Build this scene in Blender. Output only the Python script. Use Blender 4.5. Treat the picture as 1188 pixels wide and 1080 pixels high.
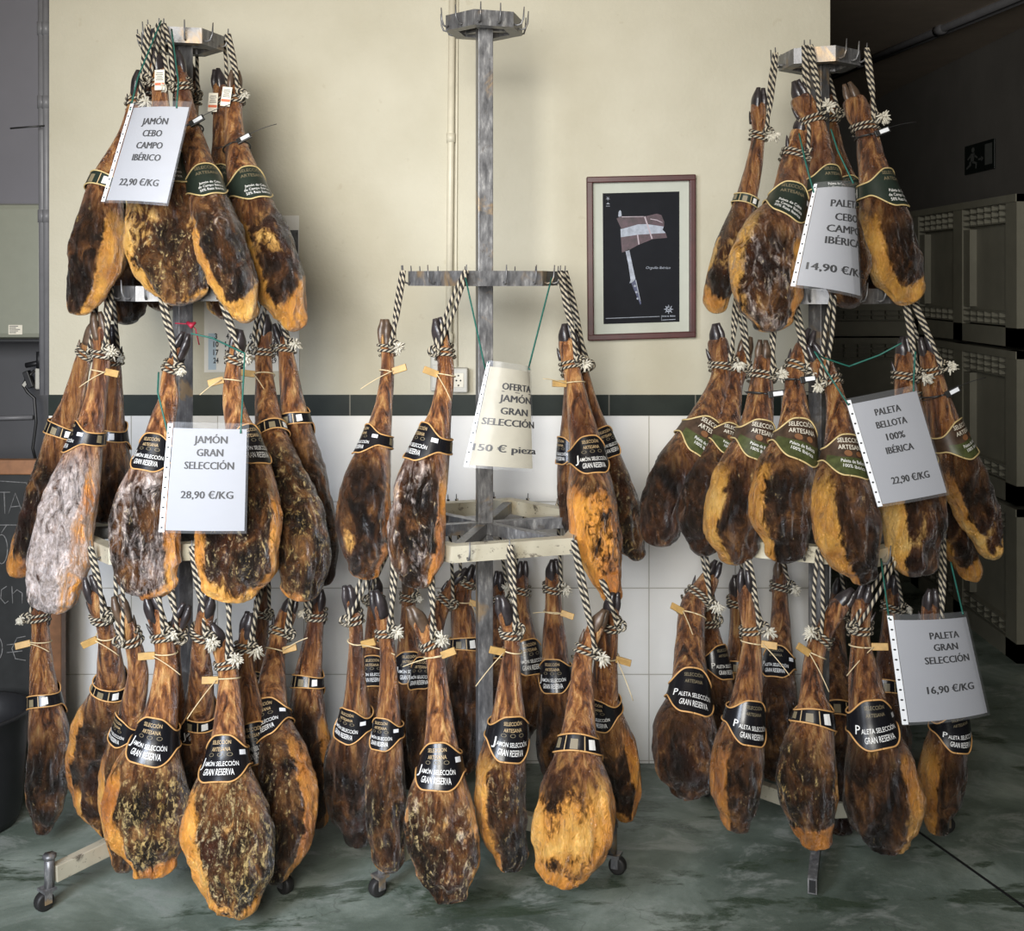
import bpy, bmesh, math, random
from mathutils import Vector, noise
from math import pi, sin, cos, sqrt, radians

scene = bpy.context.scene
for o in list(bpy.data.objects):
    bpy.data.objects.remove(o, do_unlink=True)
COL = scene.collection

# ------------------------------------------------------------------ camera
FPX, CX, HY, CH = 1317.0, 594.0, 323.0, 1.5      # focal length (px), centre, horizon, eye height
cam = bpy.data.cameras.new('camera'); camo = bpy.data.objects.new('camera', cam)
COL.objects.link(camo); camo.location = (0, 0, CH); camo.rotation_euler = (pi/2, 0, 0)
cam.sensor_width = 36; cam.lens = 36*FPX/1188; cam.shift_y = -(540-HY)/1188; cam.clip_start = .05
scene.camera = camo

# ------------------------------------------------------------------ light
w = bpy.data.worlds.new('world'); scene.world = w; w.use_nodes = True
w.node_tree.nodes['Background'].inputs[0].default_value = (.62, .76, 1.0, 1)
w.node_tree.nodes['Background'].inputs[1].default_value = .065

def area(name, loc, target, sx, sy, power, col, spread=180):
    l = bpy.data.lights.new(name, 'AREA'); l.shape = 'RECTANGLE'; l.size = sx; l.size_y = sy
    l.energy = power; l.color = col; l.spread = radians(spread)
    o = bpy.data.objects.new(name, l); COL.objects.link(o); o.location = loc
    o.rotation_euler = (Vector(target)-Vector(loc)).to_track_quat('-Z', 'Y').to_euler()
    return o
area('daylight_doorway', (-.60, -.85, 2.05), (-.22, 3.3, 1.72), 1.35, 1.5, 60, (1.0, .965, .90), 92)
area('added_fill', (-1.65, .2, 1.7), (-.55, 2.8, .45), .7, 1.4, 22, (.80, .87, 1.0), 76)  # added cool fill inside the room, brightens the left hams and front-left floor

scene.view_settings.view_transform = 'Standard'; scene.view_settings.look = 'None'
scene.view_settings.exposure = 0.0; scene.view_settings.gamma = 1.0
scene.view_settings.use_curve_mapping = False

# ------------------------------------------------------------------ helpers
def PX(x, y, D):
    return Vector(((x-CX)/FPX*D, D, CH-(y-HY)/FPX*D))

def tag(o, label=None, cat=None, group=None, kind=None):
    if label: o['label'] = label
    if cat: o['category'] = cat
    if group: o['group'] = group
    if kind: o['kind'] = kind
    return o

def empty(name, loc, label=None, cat=None, group=None):
    o = bpy.data.objects.new(name, None); COL.objects.link(o); o.location = loc; o.empty_display_size = .05
    return tag(o, label, cat, group)

class MB:
    """collects shapes in world coordinates, builds ONE mesh object"""
    def __init__(s): s.v = []; s.f = []; s.mi = []; s.uv = None; s.sm = []
    def add(s, verts, faces, mi=0, smooth=False):
        n = len(s.v); s.v += [Vector(v) for v in verts]
        for f in faces:
            s.f.append([i+n for i in f]); s.mi.append(mi); s.sm.append(smooth)
        return s
    def box(s, lo, hi, mi=0, bev=0):
        x0, y0, z0 = lo; x1, y1, z1 = hi
        c = Vector(((x0+x1)/2, (y0+y1)/2, (z0+z1)/2))
        return s.obox(c, Vector(((x1-x0)/2, 0, 0)), Vector((0, (y1-y0)/2, 0)), Vector((0, 0, (z1-z0)/2)), mi, bev)
    def obox(s, c, ux, uy, uz, mi=0, bev=0):
        c = Vector(c)
        if bev <= 0:
            vs = [c+ux*i+uy*j+uz*k for k in (-1, 1) for j in (-1, 1) for i in (-1, 1)]
            fs = [(0, 2, 3, 1), (4, 5, 7, 6), (0, 1, 5, 4), (2, 6, 7, 3), (0, 4, 6, 2), (1, 3, 7, 5)]
            return s.add(vs, fs, mi)
        bm = bmesh.new(); bmesh.ops.create_cube(bm, size=2)
        for v in bm.verts: v.co = ux.length*v.co.x, uy.length*v.co.y, uz.length*v.co.z
        bmesh.ops.bevel(bm, geom=bm.edges[:], offset=bev, segments=2, affect='EDGES', profile=.5)
        X, Y, Z = ux.normalized(), uy.normalized(), uz.normalized()
        bm.verts.index_update()
        vs = [c+X*v.co.x+Y*v.co.y+Z*v.co.z for v in bm.verts]; fs = [[v.index for v in f.verts] for f in bm.faces]
        bm.free()
        return s.add(vs, fs, mi)
    def bar(s, p, q, wdt, hgt, up=Vector((0, 0, 1)), mi=0, bev=0):
        p = Vector(p); q = Vector(q); t = (q-p); L = t.length; t.normalize()
        sd = t.cross(up).normalized(); u = sd.cross(t).normalized()
        return s.obox((p+q)/2, t*L/2, sd*wdt/2, u*hgt/2, mi, bev)
    def tube(s, pts, r, n=8, mi=0, caps=True):
        pts = [Vector(p) for p in pts]; N = len(pts)
        rr = r if isinstance(r, (list, tuple)) else [r]*N
        rows = []; prev = None
        for i, p in enumerate(pts):
            t = (pts[min(i+1, N-1)]-pts[max(i-1, 0)])
            t = t.normalized() if t.length > 1e-9 else Vector((0, 0, 1))
            if prev is None:
                a = Vector((0, 0, 1)) if abs(t.z) < .9 else Vector((1, 0, 0))
                u = t.cross(a).normalized()
            else:
                u = (prev-t*prev.dot(t)); u = u.normalized() if u.length > 1e-9 else t.orthogonal().normalized()
            prev = u; v = t.cross(u)
            rows.append([p+(u*cos(2*pi*k/n)+v*sin(2*pi*k/n))*rr[i] for k in range(n)])
        return s.loft(rows, mi, caps)
    def loft(s, rows, mi=0, caps=True):
        n = len(rows[0]); vs = [v for r in rows for v in r]; fs = []
        for i in range(len(rows)-1):
            for k in range(n):
                k2 = (k+1) % n
                fs.append((i*n+k, i*n+k2, (i+1)*n+k2, (i+1)*n+k))
        if caps: fs.append(list(range(n))[::-1]); fs.append([(len(rows)-1)*n+k for k in range(n)])
        return s.add(vs, fs, mi, True)
    def grid(s, rows, mi=0, smooth=True):
        m = len(rows[0]); vs = [v for r in rows for v in r]
        fs = [(i*m+k, i*m+k+1, (i+1)*m+k+1, (i+1)*m+k) for i in range(len(rows)-1) for k in range(m-1)]
        return s.add(vs, fs, mi, smooth)
    def build(s, name, mats, parent=None, origin=None, attrs=None):
        me = bpy.data.meshes.new(name)
        o = bpy.data.objects.new(name, me); COL.objects.link(o)
        if parent is not None:
            o.parent = parent
            base = world_loc(parent)
            o.location = (0, 0, 0)
        else:
            base = Vector(origin) if origin is not None else Vector((0, 0, 0))
            o.location = base
        me.from_pydata([v-base for v in s.v], [], s.f)
        for m in (mats if isinstance(mats, (list, tuple)) else [mats]): me.materials.append(m)
        me.polygons.foreach_set('material_index', s.mi)
        me.polygons.foreach_set('use_smooth', s.sm)
        if s.uv is not None:
            ul = me.uv_layers.new(name='UVMap')
            ul.data.foreach_set('uv', [c for f in s.uv for p in f for c in p])
        if attrs:
            for k, vals in attrs.items():
                at = me.attributes.new(k, 'FLOAT', 'POINT'); at.data.foreach_set('value', vals)
        me.update()
        return o

def world_loc(o):
    p = Vector(o.location)
    while o.parent is not None:
        o = o.parent; p = p+Vector(o.location)
    return p

def sst(a, b, x):
    if a == b: return 1.0 if x >= b else 0.0
    t = min(1, max(0, (x-a)/(b-a))); return t*t*(3-2*t)

def lerp(a, b, t): return a+(b-a)*t

# text: flat letter shapes normalised so the line is 1 wide (x -.5 to .5), y 0 to 1 = line box
_tc = {}
def text_geo(txt, shear=0.0, bold=0.0):
    key = (txt, shear, bold)
    if key in _tc: return _tc[key]
    cu = bpy.data.curves.new('t', 'FONT'); cu.body = txt; cu.shear = shear; cu.resolution_u = 2; cu.offset = bold
    o = bpy.data.objects.new('t', cu); COL.objects.link(o)
    dg = bpy.context.evaluated_depsgraph_get(); dg.update()
    me = bpy.data.meshes.new_from_object(o.evaluated_get(dg))
    vs = [v.co.copy() for v in me.vertices]; fs = [list(p.vertices) for p in me.polygons]
    bpy.data.objects.remove(o); bpy.data.curves.remove(cu); bpy.data.meshes.remove(me)
    x0 = min(v.x for v in vs); x1 = max(v.x for v in vs)
    CAP = .73                                        # cap height of the built-in face for size 1
    asp = (x1-x0)/CAP
    r = ([((v.x-x0)/(x1-x0)-.5, v.y/CAP) for v in vs], fs, asp)
    _tc[key] = r
    return r
def add_text(mb, txt, fn, mi=0, shear=0.0, bold=0.0):
    """fn(u, v) -> point; u -.5 to .5 along the line, v 0 to 1 cap height"""
    vs, fs, asp = text_geo(txt, shear, bold)
    mb.add([fn(u, v) for u, v in vs], fs, mi)

# ------------------------------------------------------------------ materials
class NT:
    def __init__(s, name):
        s.m = bpy.data.materials.new(name); s.m.use_nodes = True
        s.t = s.m.node_tree; s.b = s.t.nodes['Principled BSDF']; s.out = s.t.nodes['Material Output']
    def n(s, typ, **kw):
        x = s.t.nodes.new(typ)
        for k, v in kw.items():
            if k == 'inp':
                for a, b in v.items():
                    if hasattr(b, 'is_output') or isinstance(b, bpy.types.NodeSocket): s.t.links.new(b, x.inputs[a])
                    else: x.inputs[a].default_value = b
            else: setattr(x, k, v)
        return x
    def link(s, a, b): s.t.links.new(a, b)
    def noise(s, vec, scale, detail=4, rough=.55, dist=0):
        return s.n('ShaderNodeTexNoise', inp={'Vector': vec, 'Scale': scale, 'Detail': detail, 'Roughness': rough, 'Distortion': dist}).outputs[0]
    def ramp(s, fac, stops):
        r = s.n('ShaderNodeValToRGB', inp={0: fac}); e = r.color_ramp.elements
        while len(e) < len(stops): e.new(.5)
        for k, (p, c) in enumerate(stops):
            e[k].position = p; e[k].color = tuple(c)+(1,) if len(c) == 3 else c
        return r.outputs[0]
    def maprange(s, v, a, b, c=0, d=1, smooth=True):
        return s.n('ShaderNodeMapRange', interpolation_type='SMOOTHSTEP' if smooth else 'LINEAR', inp={0: v, 1: a, 2: b, 3: c, 4: d}).outputs[0]
    def math(s, op, a, b=0.0, clamp=False):
        return s.n('ShaderNodeMath', operation=op, use_clamp=clamp, inp={0: a, 1: b}).outputs[0]
    def mix(s, f, a, b, mode='MIX'):
        x = s.n('ShaderNodeMix', data_type='RGBA', blend_type=mode)
        for i, v in ((0, f), (6, a), (7, b)):
            if isinstance(v, bpy.types.NodeSocket): s.link(v, x.inputs[i])
            else: x.inputs[i].default_value = v if i == 0 else (tuple(v)+(1,) if len(v) == 3 else v)
        return x.outputs[2]
    def mapping(s, vec, scale=(1, 1, 1), loc=(0, 0, 0)):
        return s.n('ShaderNodeMapping', inp={'Vector': vec, 'Scale': scale, 'Location': loc}).outputs[0]
    def obj(s): return s.n('ShaderNodeTexCoord').outputs['Object']
    def geo(s): return s.n('ShaderNodeNewGeometry').outputs['Position']
    def prop(s, name, typ='OBJECT'): return s.n('ShaderNodeAttribute', attribute_type=typ, attribute_name=name).outputs['Fac']
    def set(s, **kw):
        for k, v in kw.items():
            i = s.b.inputs[k.replace('_', ' ')]
            if isinstance(v, bpy.types.NodeSocket): s.link(v, i)
            else: i.default_value = tuple(v)+(1,) if (isinstance(v, tuple) and len(v) == 3) else v
        return s
    def bump(s, h, strength=.5, dist=.01):
        b = s.n('ShaderNodeBump', inp={'Strength': strength, 'Distance': dist, 'Height': h})
        s.link(b.outputs[0], s.b.inputs['Normal']); return s

def plain(name, col, rough=.5, metal=0.0, var=.12, scale=30, bump=0, **kw):
    m = NT(name); c = m.obj(); nz = m.noise(c, scale, 5, .6)
    lo = tuple(max(0, x*(1-var)) for x in col); hi = tuple(min(1, x*(1+var)) for x in col)
    m.set(Base_Color=m.ramp(nz, [(.3, lo), (.7, hi)]), Roughness=rough, Metallic=metal, **kw)
    if bump: m.bump(nz, bump, .003)
    return m.m

def make_ham_mat():
    m = NT('cured_meat'); rnd = m.n('ShaderNodeObjectInfo').outputs['Random']
    off = m.n('ShaderNodeCombineXYZ', inp={0: m.math('MULTIPLY', rnd, 31.0), 1: m.math('MULTIPLY', rnd, 17.0), 2: m.math('MULTIPLY', rnd, 23.0)}).outputs[0]
    co = m.n('ShaderNodeVectorMath', operation='ADD', inp={0: m.obj(), 1: off}).outputs[0]
    nA = m.noise(m.mapping(co, (1, 1, .55)), 17, 7, .66, .8)
    nB = m.noise(m.mapping(co, (1, 1, .6)), 120, 6, .75, .8)
    nS = m.noise(m.mapping(co, (1, 1, .13)), 62, 5, .62, .5)
    nC = m.noise(m.mapping(co, (1, 1, .7)), 6.5, 4, .55, .4)
    nV = m.noise(m.mapping(co, (1, 1, .45)), 34, 7, .72, 1.8)
    nW = m.noise(m.mapping(co, (1, 1, .38)), 19, 6, .62, 1.4)
    crease = m.math('POWER', m.math('MULTIPLY', m.math('ABSOLUTE', m.math('SUBTRACT', nW, .5)), 4.0, True), .55)
    crease2 = m.math('POWER', m.math('MULTIPLY', m.math('ABSOLUTE', m.math('SUBTRACT', nV, .5)), 4.0, True), .6)
    mould, pale_sheen, dark = m.prop('mould'), m.prop('pale_sheen'), m.prop('dark')
    fat, shank = m.prop('fat', 'GEOMETRY'), m.prop('shank', 'GEOMETRY')
    body = m.ramp(nA, [(.36, (.006, .004, .003)), (.47, (.026, .012, .006)), (.56, (.105, .043, .016)), (.68, (.36, .175, .06))])
    red = m.mix(m.maprange(nC, .5, .72), body, (.15, .042, .018))
    body = m.mix(.35, body, red)
    # pale mould: fine flecks and crusty patches
    mm = m.math('ADD', m.math('MULTIPLY', nB, .6), m.math('MULTIPLY', nV, .55))
    thr = m.math('SUBTRACT', .735, m.math('MULTIPLY', mould, .19))
    mmask = m.maprange(m.math('SUBTRACT', mm, thr), -.02, .07)
    mcol = m.ramp(nC, [(.35, (.60, .40, .12)), (.55, (.74, .58, .28)), (.72, (.68, .58, .38))])
    body = m.mix(m.math('MULTIPLY', mmask, .85), body, mcol)
    # pale greyish skin, with the lilac sheen of the sky put into its colour
    fthr = m.math('SUBTRACT', .78, m.math('MULTIPLY', pale_sheen, .30))
    fm = m.math('ADD', m.math('MULTIPLY', nV, .5), m.math('ADD', m.math('MULTIPLY', nS, .3), m.math('MULTIPLY', nC, .3)))
    fmask = m.maprange(m.math('SUBTRACT', fm, fthr), -.07, .10)
    body = m.mix(m.math('MULTIPLY', fmask, .9), body, m.ramp(nB, [(.35, (.38, .29, .24)), (.60, (.86, .77, .76))]))
    # shank: smooth reddish skin in long streaks
    sk = m.ramp(nS, [(.33, (.022, .009, .005)), (.45, (.14, .048, .018)), (.55, (.36, .15, .048)), (.69, (.62, .36, .14))])
    sk = m.mix(m.maprange(nC, .52, .7, 0, .7), sk, (.07, .022, .012))
    col = m.mix(shank, body, sk)
    # yellow fat
    fcol = m.ramp(m.math('ADD', m.math('MULTIPLY', nC, .65), m.math('MULTIPLY', nA, .35)), [(.33, (.17, .048, .010)), (.43, (.46, .155, .024)), (.54, (.70, .29, .046)), (.67, (.82, .48, .13))])
    ycol = m.ramp(m.math('ADD', m.math('MULTIPLY', nC, .5), m.math('MULTIPLY', nA, .5)), [(.36, (.26, .095, .016)), (.45, (.56, .27, .045)), (.56, (.76, .47, .11)), (.68, (.84, .64, .27))])
    fcol = m.mix(m.prop('yellow'), fcol, ycol)
    fcol = m.mix(m.maprange(nV, .52, .66, 0, .6), fcol, (.11, .04, .015))
    fn_ = m.math('ADD', m.math('MULTIPLY', m.math('SUBTRACT', nA, .5), 1.5), m.math('MULTIPLY', m.math('SUBTRACT', nV, .5), 1.2))
    fn_ = m.math('ADD', fn_, m.maprange(nC, .50, .68, 0, .40))
    fm2 = m.maprange(m.math('ADD', fat, fn_), .34, .70)
    fm2 = m.math('MULTIPLY', fm2, m.math('SUBTRACT', 1.0, m.math('MAXIMUM', shank, m.math('MULTIPLY', m.math('MULTIPLY', fmask, pale_sheen), .8))))
    col = m.mix(fm2, col, fcol)
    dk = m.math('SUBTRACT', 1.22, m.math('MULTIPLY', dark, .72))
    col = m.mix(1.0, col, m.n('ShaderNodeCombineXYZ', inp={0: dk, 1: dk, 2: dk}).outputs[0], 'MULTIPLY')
    rough = m.maprange(nV, .3, .7, .20, .46)
    rough = m.mix(m.math('MULTIPLY', fmask, .5), rough, (.55, .55, .55))
    m.set(Base_Color=col, Roughness=rough, Specular_IOR_Level=.9, Coat_Weight=.5, Coat_Roughness=.2)
    smooth = m.math('SUBTRACT', 1.0, m.math('MULTIPLY', m.math('MAXIMUM', fm2, shank), .5))
    h = m.math('MULTIPLY', m.math('ADD', m.math('MULTIPLY', crease, .55), m.math('ADD', m.math('MULTIPLY', crease2, .40), m.math('MULTIPLY', nB, .6))), smooth)
    h = m.math('ADD', h, m.math('MULTIPLY', m.math('MULTIPLY', nS, shank), 1.0))
    m.bump(h, 1.0, .018)
    m.link(m.b.inputs['Normal'].links[0].from_socket, m.b.inputs['Coat Normal'])
    return m.m

def make_rope_mat():
    m = NT('black_and_white_rope'); uv = m.n('ShaderNodeUVMap').outputs[0]
    sp = m.n('ShaderNodeSeparateXYZ', inp={0: uv})
    ph = m.math('FRACT', m.math('ADD', m.math('MULTIPLY', sp.outputs[0], 2.0), sp.outputs[1]))
    d = m.math('ABSOLUTE', m.math('SUBTRACT', ph, .5))
    msk = m.maprange(d, .19, .26)
    nz = m.noise(m.geo(), 900, 2)
    wcol = m.ramp(nz, [(.3, (.33, .285, .20)), (.7, (.52, .46, .355))])
    m.set(Base_Color=m.mix(msk, wcol, (.014, .013, .013)), Roughness=.8)
    m.bump(m.math('ABSOLUTE', m.math('SUBTRACT', m.math('FRACT', m.math('MULTIPLY', ph, 2)), .5)), .5, .003)
    return m.m

def make_steel():
    m = NT('galvanised_steel'); c = m.geo()
    a = m.noise(c, 16, 6, .65, .4); b = m.noise(m.mapping(c, (1, 1, .3)), 55, 5, .7); r = m.noise(c, 7, 4, .6, .8)
    col = m.ramp(b, [(.3, (.085, .085, .09)), (.55, (.19, .19, .195)), (.72, (.40, .395, .385))])
    col = m.mix(m.maprange(a, .58, .66, 0, .8), col, (.085, .075, .066))
    col = m.mix(m.maprange(r, .56, .66, 0, .75), col, (.34, .235, .125))
    m.set(Base_Color=col, Metallic=m.maprange(a, .5, .66, .45, .15), Roughness=m.maprange(b, .3, .7, .30, .52))
    m.bump(a, .25, .003); return m.m

def make_worn_paint():
    m = NT('worn_cream_steel'); c = m.geo()
    a = m.noise(c, 22, 6, .7, .6); b = m.noise(c, 90, 4, .7); r = m.noise(c, 6, 3)
    col = m.ramp(r, [(.35, (.44, .40, .30)), (.6, (.60, .56, .44)), (.75, (.50, .38, .20))])
    col = m.mix(m.maprange(a, .57, .66, 0, .9), col, (.12, .10, .08))
    col = m.mix(m.maprange(b, .62, .70, 0, .7), col, (.07, .06, .05))
    m.set(Base_Color=col, Metallic=.25, Roughness=.45); m.bump(a, .3, .003); return m.m

def make_plaster():
    m = NT('cream_plaster'); c = m.geo()
    a = m.noise(c, 3.0, 5, .6); f = m.noise(c, 70, 4, .6); s = m.noise(c, 26, 3, .5)
    col = m.ramp(a, [(.3, (.475, .447, .348)), (.7, (.54, .512, .412))])
    col = m.mix(m.maprange(s, .70, .78, 0, .35), col, (.42, .38, .28))
    m.set(Base_Color=col, Roughness=.75, Specular_IOR_Level=.25); m.bump(f, .35, .004); return m.m

def make_tile():
    m = NT('pale_wall_tile'); c = m.geo()
    sp = m.n('ShaderNodeSeparateXYZ', inp={0: c})
    T = .267
    def grout(coord, off):
        fr = m.math('FRACT', m.math('ADD', m.math('DIVIDE', m.math('SUBTRACT', coord, off), T), 40.0))
        return m.maprange(m.math('ABSOLUTE', m.math('SUBTRACT', fr, .5)), .4925, .4965)
    g = m.math('MAXIMUM', grout(sp.outputs[0], .157), grout(sp.outputs[2], 1.076-8*T))
    a = m.noise(c, 4, 3)
    col = m.ramp(a, [(.3, (.74, .73, .70)), (.7, (.82, .81, .78))])
    m.set(Base_Color=m.mix(g, col, (.40, .38, .33)), Roughness=m.maprange(g, 0, 1, .20, .8))
    m.bump(m.math('SUBTRACT', 1.0, g), .4, .003); return m.m

def make_band_tile():
    m = NT('dark_green_trim_tile'); c = m.geo(); sp = m.n('ShaderNodeSeparateXYZ', inp={0: c})
    fr = m.math('FRACT', m.math('ADD', m.math('DIVIDE', m.math('SUBTRACT', sp.outputs[0], .30), .267), 40.0))
    g = m.maprange(m.math('ABSOLUTE', m.math('SUBTRACT', fr, .5)), .490, .496)
    a = m.noise(c, 14, 4)
    m.set(Base_Color=m.mix(g, m.ramp(a, [(.3, (.006, .011, .008)), (.7, (.013, .020, .015))]), (.16, .15, .12)), Roughness=.5, Specular_IOR_Level=.25); return m.m

def make_floor():
    m = NT('green_grey_painted_concrete'); c = m.geo()
    a = m.noise(c, 2.2, 7, .62, .5); b = m.noise(m.mapping(c, (1, 1.6, 1)), 5.5, 8, .74, .5); f = m.noise(c, 60, 4, .7); p = m.noise(m.mapping(c, (.7, 1.9, 1), (3.3, 0, 0)), 3.2, 7, .7, .35)
    col = m.ramp(a, [(.3, (.055, .074, .058)), (.5, (.13, .163, .135)), (.7, (.33, .38, .335))])
    wear = m.maprange(b, .5, .66, 0, .7); col = m.mix(wear, col, (.31, .335, .31))
    stain = m.maprange(p, .54, .60, 0, .8); col = m.mix(stain, col, (.042, .062, .038))
    col = m.mix(m.maprange(f, .64, .72, 0, .6), col, (.05, .055, .05))
    v = m.n('ShaderNodeTexVoronoi', feature='DISTANCE_TO_EDGE', inp={'Vector': m.n('ShaderNodeVectorMath', operation='ADD', inp={0: c, 1: m.n('ShaderNodeTexNoise', inp={'Vector': c, 'Scale': 3.0, 'Detail': 4}).outputs[1]}).outputs[0], 'Scale': .9})
    crack = m.maprange(v.outputs[0], .0, .004, .35, 0); col = m.mix(crack, col, (.05, .05, .045))
    m.set(Base_Color=col, Roughness=m.maprange(p, .5, .65, .5, .22), Specular_IOR_Level=.4); m.bump(m.math('ADD', b, f), .3, .004); return m.m

M = {}
M['ham'] = make_ham_mat(); M['rope'] = make_rope_mat(); M['steel'] = make_steel(); M['cream_steel'] = make_worn_paint()
M['plaster'] = make_plaster(); M['tile'] = make_tile(); M['band_tile'] = make_band_tile(); M['floor'] = make_floor()
M['hoof'] = plain('hoof_horn', (.030, .025, .026), .30, 0, .55, 40, .5)
M['hoof_brown'] = plain('brown_hoof_horn', (.085, .055, .036), .38, 0, .5, 40, .5)
M['fray'] = plain('frayed_cotton', (.52, .49, .41), .9, 0, .25, 120)
M['black'] = plain('black_card_label', (.008, .008, .010), .26, 0, .2, 20)
M['green'] = plain('dark_green_card_label', (.017, .026, .020), .32, 0, .2, 20)
M['brown'] = plain('brown_card_label', (.055, .034, .022), .36, 0, .5, 45)
M['meadow'] = plain('green_meadow_print', (.055, .065, .022), .4, 0, .4, 60)
M['gold'] = plain('ochre_edge', (.60, .33, .12), .5, 0, .15, 40)
M['gold_pale'] = plain('pale_ochre_edge', (.56, .43, .20), .5, 0, .15, 40)
M['ink_tan'] = plain('tan_print', (.50, .36, .19), .5, 0, .05)
M['ink_dim'] = plain('dim_tan_print', (.20, .165, .10), .5, 0, .05)
M['ink_white'] = plain('white_print', (.80, .80, .78), .5, 0, .03)
M['ink_black'] = plain('black_print', (.012, .012, .014), .5, 0, .03)
M['ink_grey'] = plain('grey_print', (.10, .10, .10), .5, 0, .03)
M['sticker'] = plain('white_sticker', (.75, .77, .80), .45, 0, .05)
M['tag_wood'] = plain('ochre_seal', (.44, .27, .09), .5, 0, .2, 60)
M['tag_card'] = plain('cream_card_tag', (.70, .66, .55), .6, 0, .08)
M['tag_red'] = plain('orange_red_print', (.62, .14, .06), .5, 0, .05)
M['string'] = plain('straw_coloured_string', (.62, .50, .30), .6, 0, .1)
M['blackwire'] = plain('black_plastic_tie', (.02, .02, .02), .4, 0, .1)
M['cord'] = plain('green_cord', (.015, .11, .085), .6, 0, .25, 200)
M['paper'] = plain('white_paper', (.31, .32, .35), .6, 0, .02, 6)
M['paper_aged'] = plain('yellowed_paper', (.36, .335, .265), .6, 0, .14, 9)
M['bin_dark'] = plain('dark_plastic', (.012, .0125, .014), .5)
M['enamel'] = plain('off_white_enamel', (.25, .26, .21), .3, 0, .03)
M['recess'] = plain('grey_lilac_paint', (.17, .168, .19), .7, 0, .05, 4)
M['recess_shade'] = plain('recess_shade_grey', (.065, .066, .072), .6, 0, .08, 6)  # darker grey for the lower recess, partly painted shade
M['corridor'] = plain('grey_corridor_paint', (.19, .18, .165), .8, 0, .08, 4)
M['ceil_mat'] = plain('brown_grey_ceiling', (.55, .46, .37), .8, 0, .08, 4)
M['crate'] = plain('grey_green_plastic', (.17, .163, .125), .5, 0, .10, 10)
M['pipe'] = plain('cream_pipe_paint', (.60, .56, .44), .45, 0, .08, 20)
M['grey_pipe'] = plain('grey_pipe_paint', (.17, .17, .18), .45, 0, .1, 20)
M['mahogany'] = plain('dark_red_wood', (.055, .009, .009), .4, 0, .25, 25)
M['mat_board'] = plain('pale_green_grey_mount', (.44, .46, .40), .7, 0, .03)
M['poster'] = plain('black_poster', (.010, .011, .014), .7, 0, .1, Specular_IOR_Level=.12)
M['flag_meat'] = plain('dark_wine_print', (.045, .020, .030), .5, 0, .6, 60)
M['flag_fat'] = plain('pale_blue_grey_print', (.27, .30, .36), .5, 0, .3, 60)
M['flag_line'] = plain('pale_print', (.36, .30, .34), .5, 0, .1)
M['knife_blue'] = plain('dark_blue_print', (.02, .03, .09), .4, 0, .4, 60)
M['socket'] = plain('grey_socket_plastic', (.48, .47, .42), .4, 0, .04)
M['board'] = plain('blackboard', (.011, .012, .012), .7, 0, .5, 12)
M['chalk'] = plain('chalk', (.17, .17, .17), .9, 0, .4, 150)
M['oak'] = plain('brown_wood', (.20, .09, .038), .5, 0, .35, 20)
M['cal_photo'] = plain('dark_picture_print', (.05, .05, .048), .4, 0, .95, 60)
M['cal_card'] = plain('white_card', (.68, .67, .62), .6, 0, .03)
M['cal_blue'] = plain('pale_blue_print', (.40, .50, .58), .6, 0, .05)
M['rubber'] = plain('black_rubber', (.018, .017, .017), .55, 0, .2)
M['sign_green'] = plain('dim_green_sign', (.016, .022, .019), .4, 0, .1)
M['sign_white'] = plain('dim_white_sign', (.16, .17, .16), .5, 0, .1)
M['red_ribbon'] = plain('red_ribbon', (.42, .02, .05), .5, 0, .1)
def sleeve_mat():
    m = NT('clear_plastic_sleeve')
    tr = m.n('ShaderNodeBsdfTransparent'); gl = m.n('ShaderNodeBsdfGlossy', inp={'Roughness': .22, 'Color': (.9, .93, 1, 1)})
    df = m.n('ShaderNodeBsdfDiffuse', inp={'Color': (.75, .77, .8, 1)})
    fr = m.n('ShaderNodeFresnel', inp={'IOR': 1.4})
    nz = m.noise(m.obj(), 30, 3)
    m1 = m.n('ShaderNodeMixShader', inp={0: .04}); m.link(tr.outputs[0], m1.inputs[1]); m.link(df.outputs[0], m1.inputs[2])
    m2 = m.n('ShaderNodeMixShader'); m.link(m.math('MULTIPLY', fr.outputs[0], .22), m2.inputs[0]); m.link(m1.outputs[0], m2.inputs[1]); m.link(gl.outputs[0], m2.inputs[2])
    b = m.n('ShaderNodeBump', inp={'Strength': .15, 'Distance': .01, 'Height': nz}); m.link(b.outputs[0], gl.inputs['Normal'])
    m.link(m2.outputs[0], m.out.inputs[0]); return m.m
M['sleeve'] = sleeve_mat()
# ------------------------------------------------------------------ the setting
def struct(name, mb, mat): return tag(mb.build(name, mat), kind='structure')
WB = 3.515                                      # distance of the back wall
WL, WR = -1.433, .985                           # its two ends
struct('floor', MB().box((-2.7, -1.8, -.05), (3.3, 10.2, 0)), M['floor'])
struct('ceiling', MB().box((-2.7, -1.0, 3.0), (3.3, 10.2, 3.1)), M['ceil_mat'])
struct('wall_back', MB().box((WL, WB, 1.14), (WR, WB+.22, 3.0)), M['plaster'])
struct('trim_1', MB().box((WL, WB-.006, 1.076), (WR+.002, WB+.222, 1.14)), M['band_tile'])
struct('trim_2', MB().box((WL, WB-.003, 0), (WR+.001, WB+.221, 1.076)), M['tile'])
struct('wall_recess', MB().box((-2.6, 3.95, 0), (WL, 4.05, 3.0)), M['recess'])
struct('trim_recess_shade', MB().box((-2.6, 3.944, 0), (WL, 3.951, 1.50)), M['recess_shade'])  # dark lower band, shade below the heater put partly into its colour
struct('wall_left', MB().box((-2.7, -1.0, 0), (-2.6, 4.05, 3.0)), M['recess'])
struct('wall_right', MB().box((3.05, -1.0, 0), (3.15, 10.1, 3.0)), M['corridor'])
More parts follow.
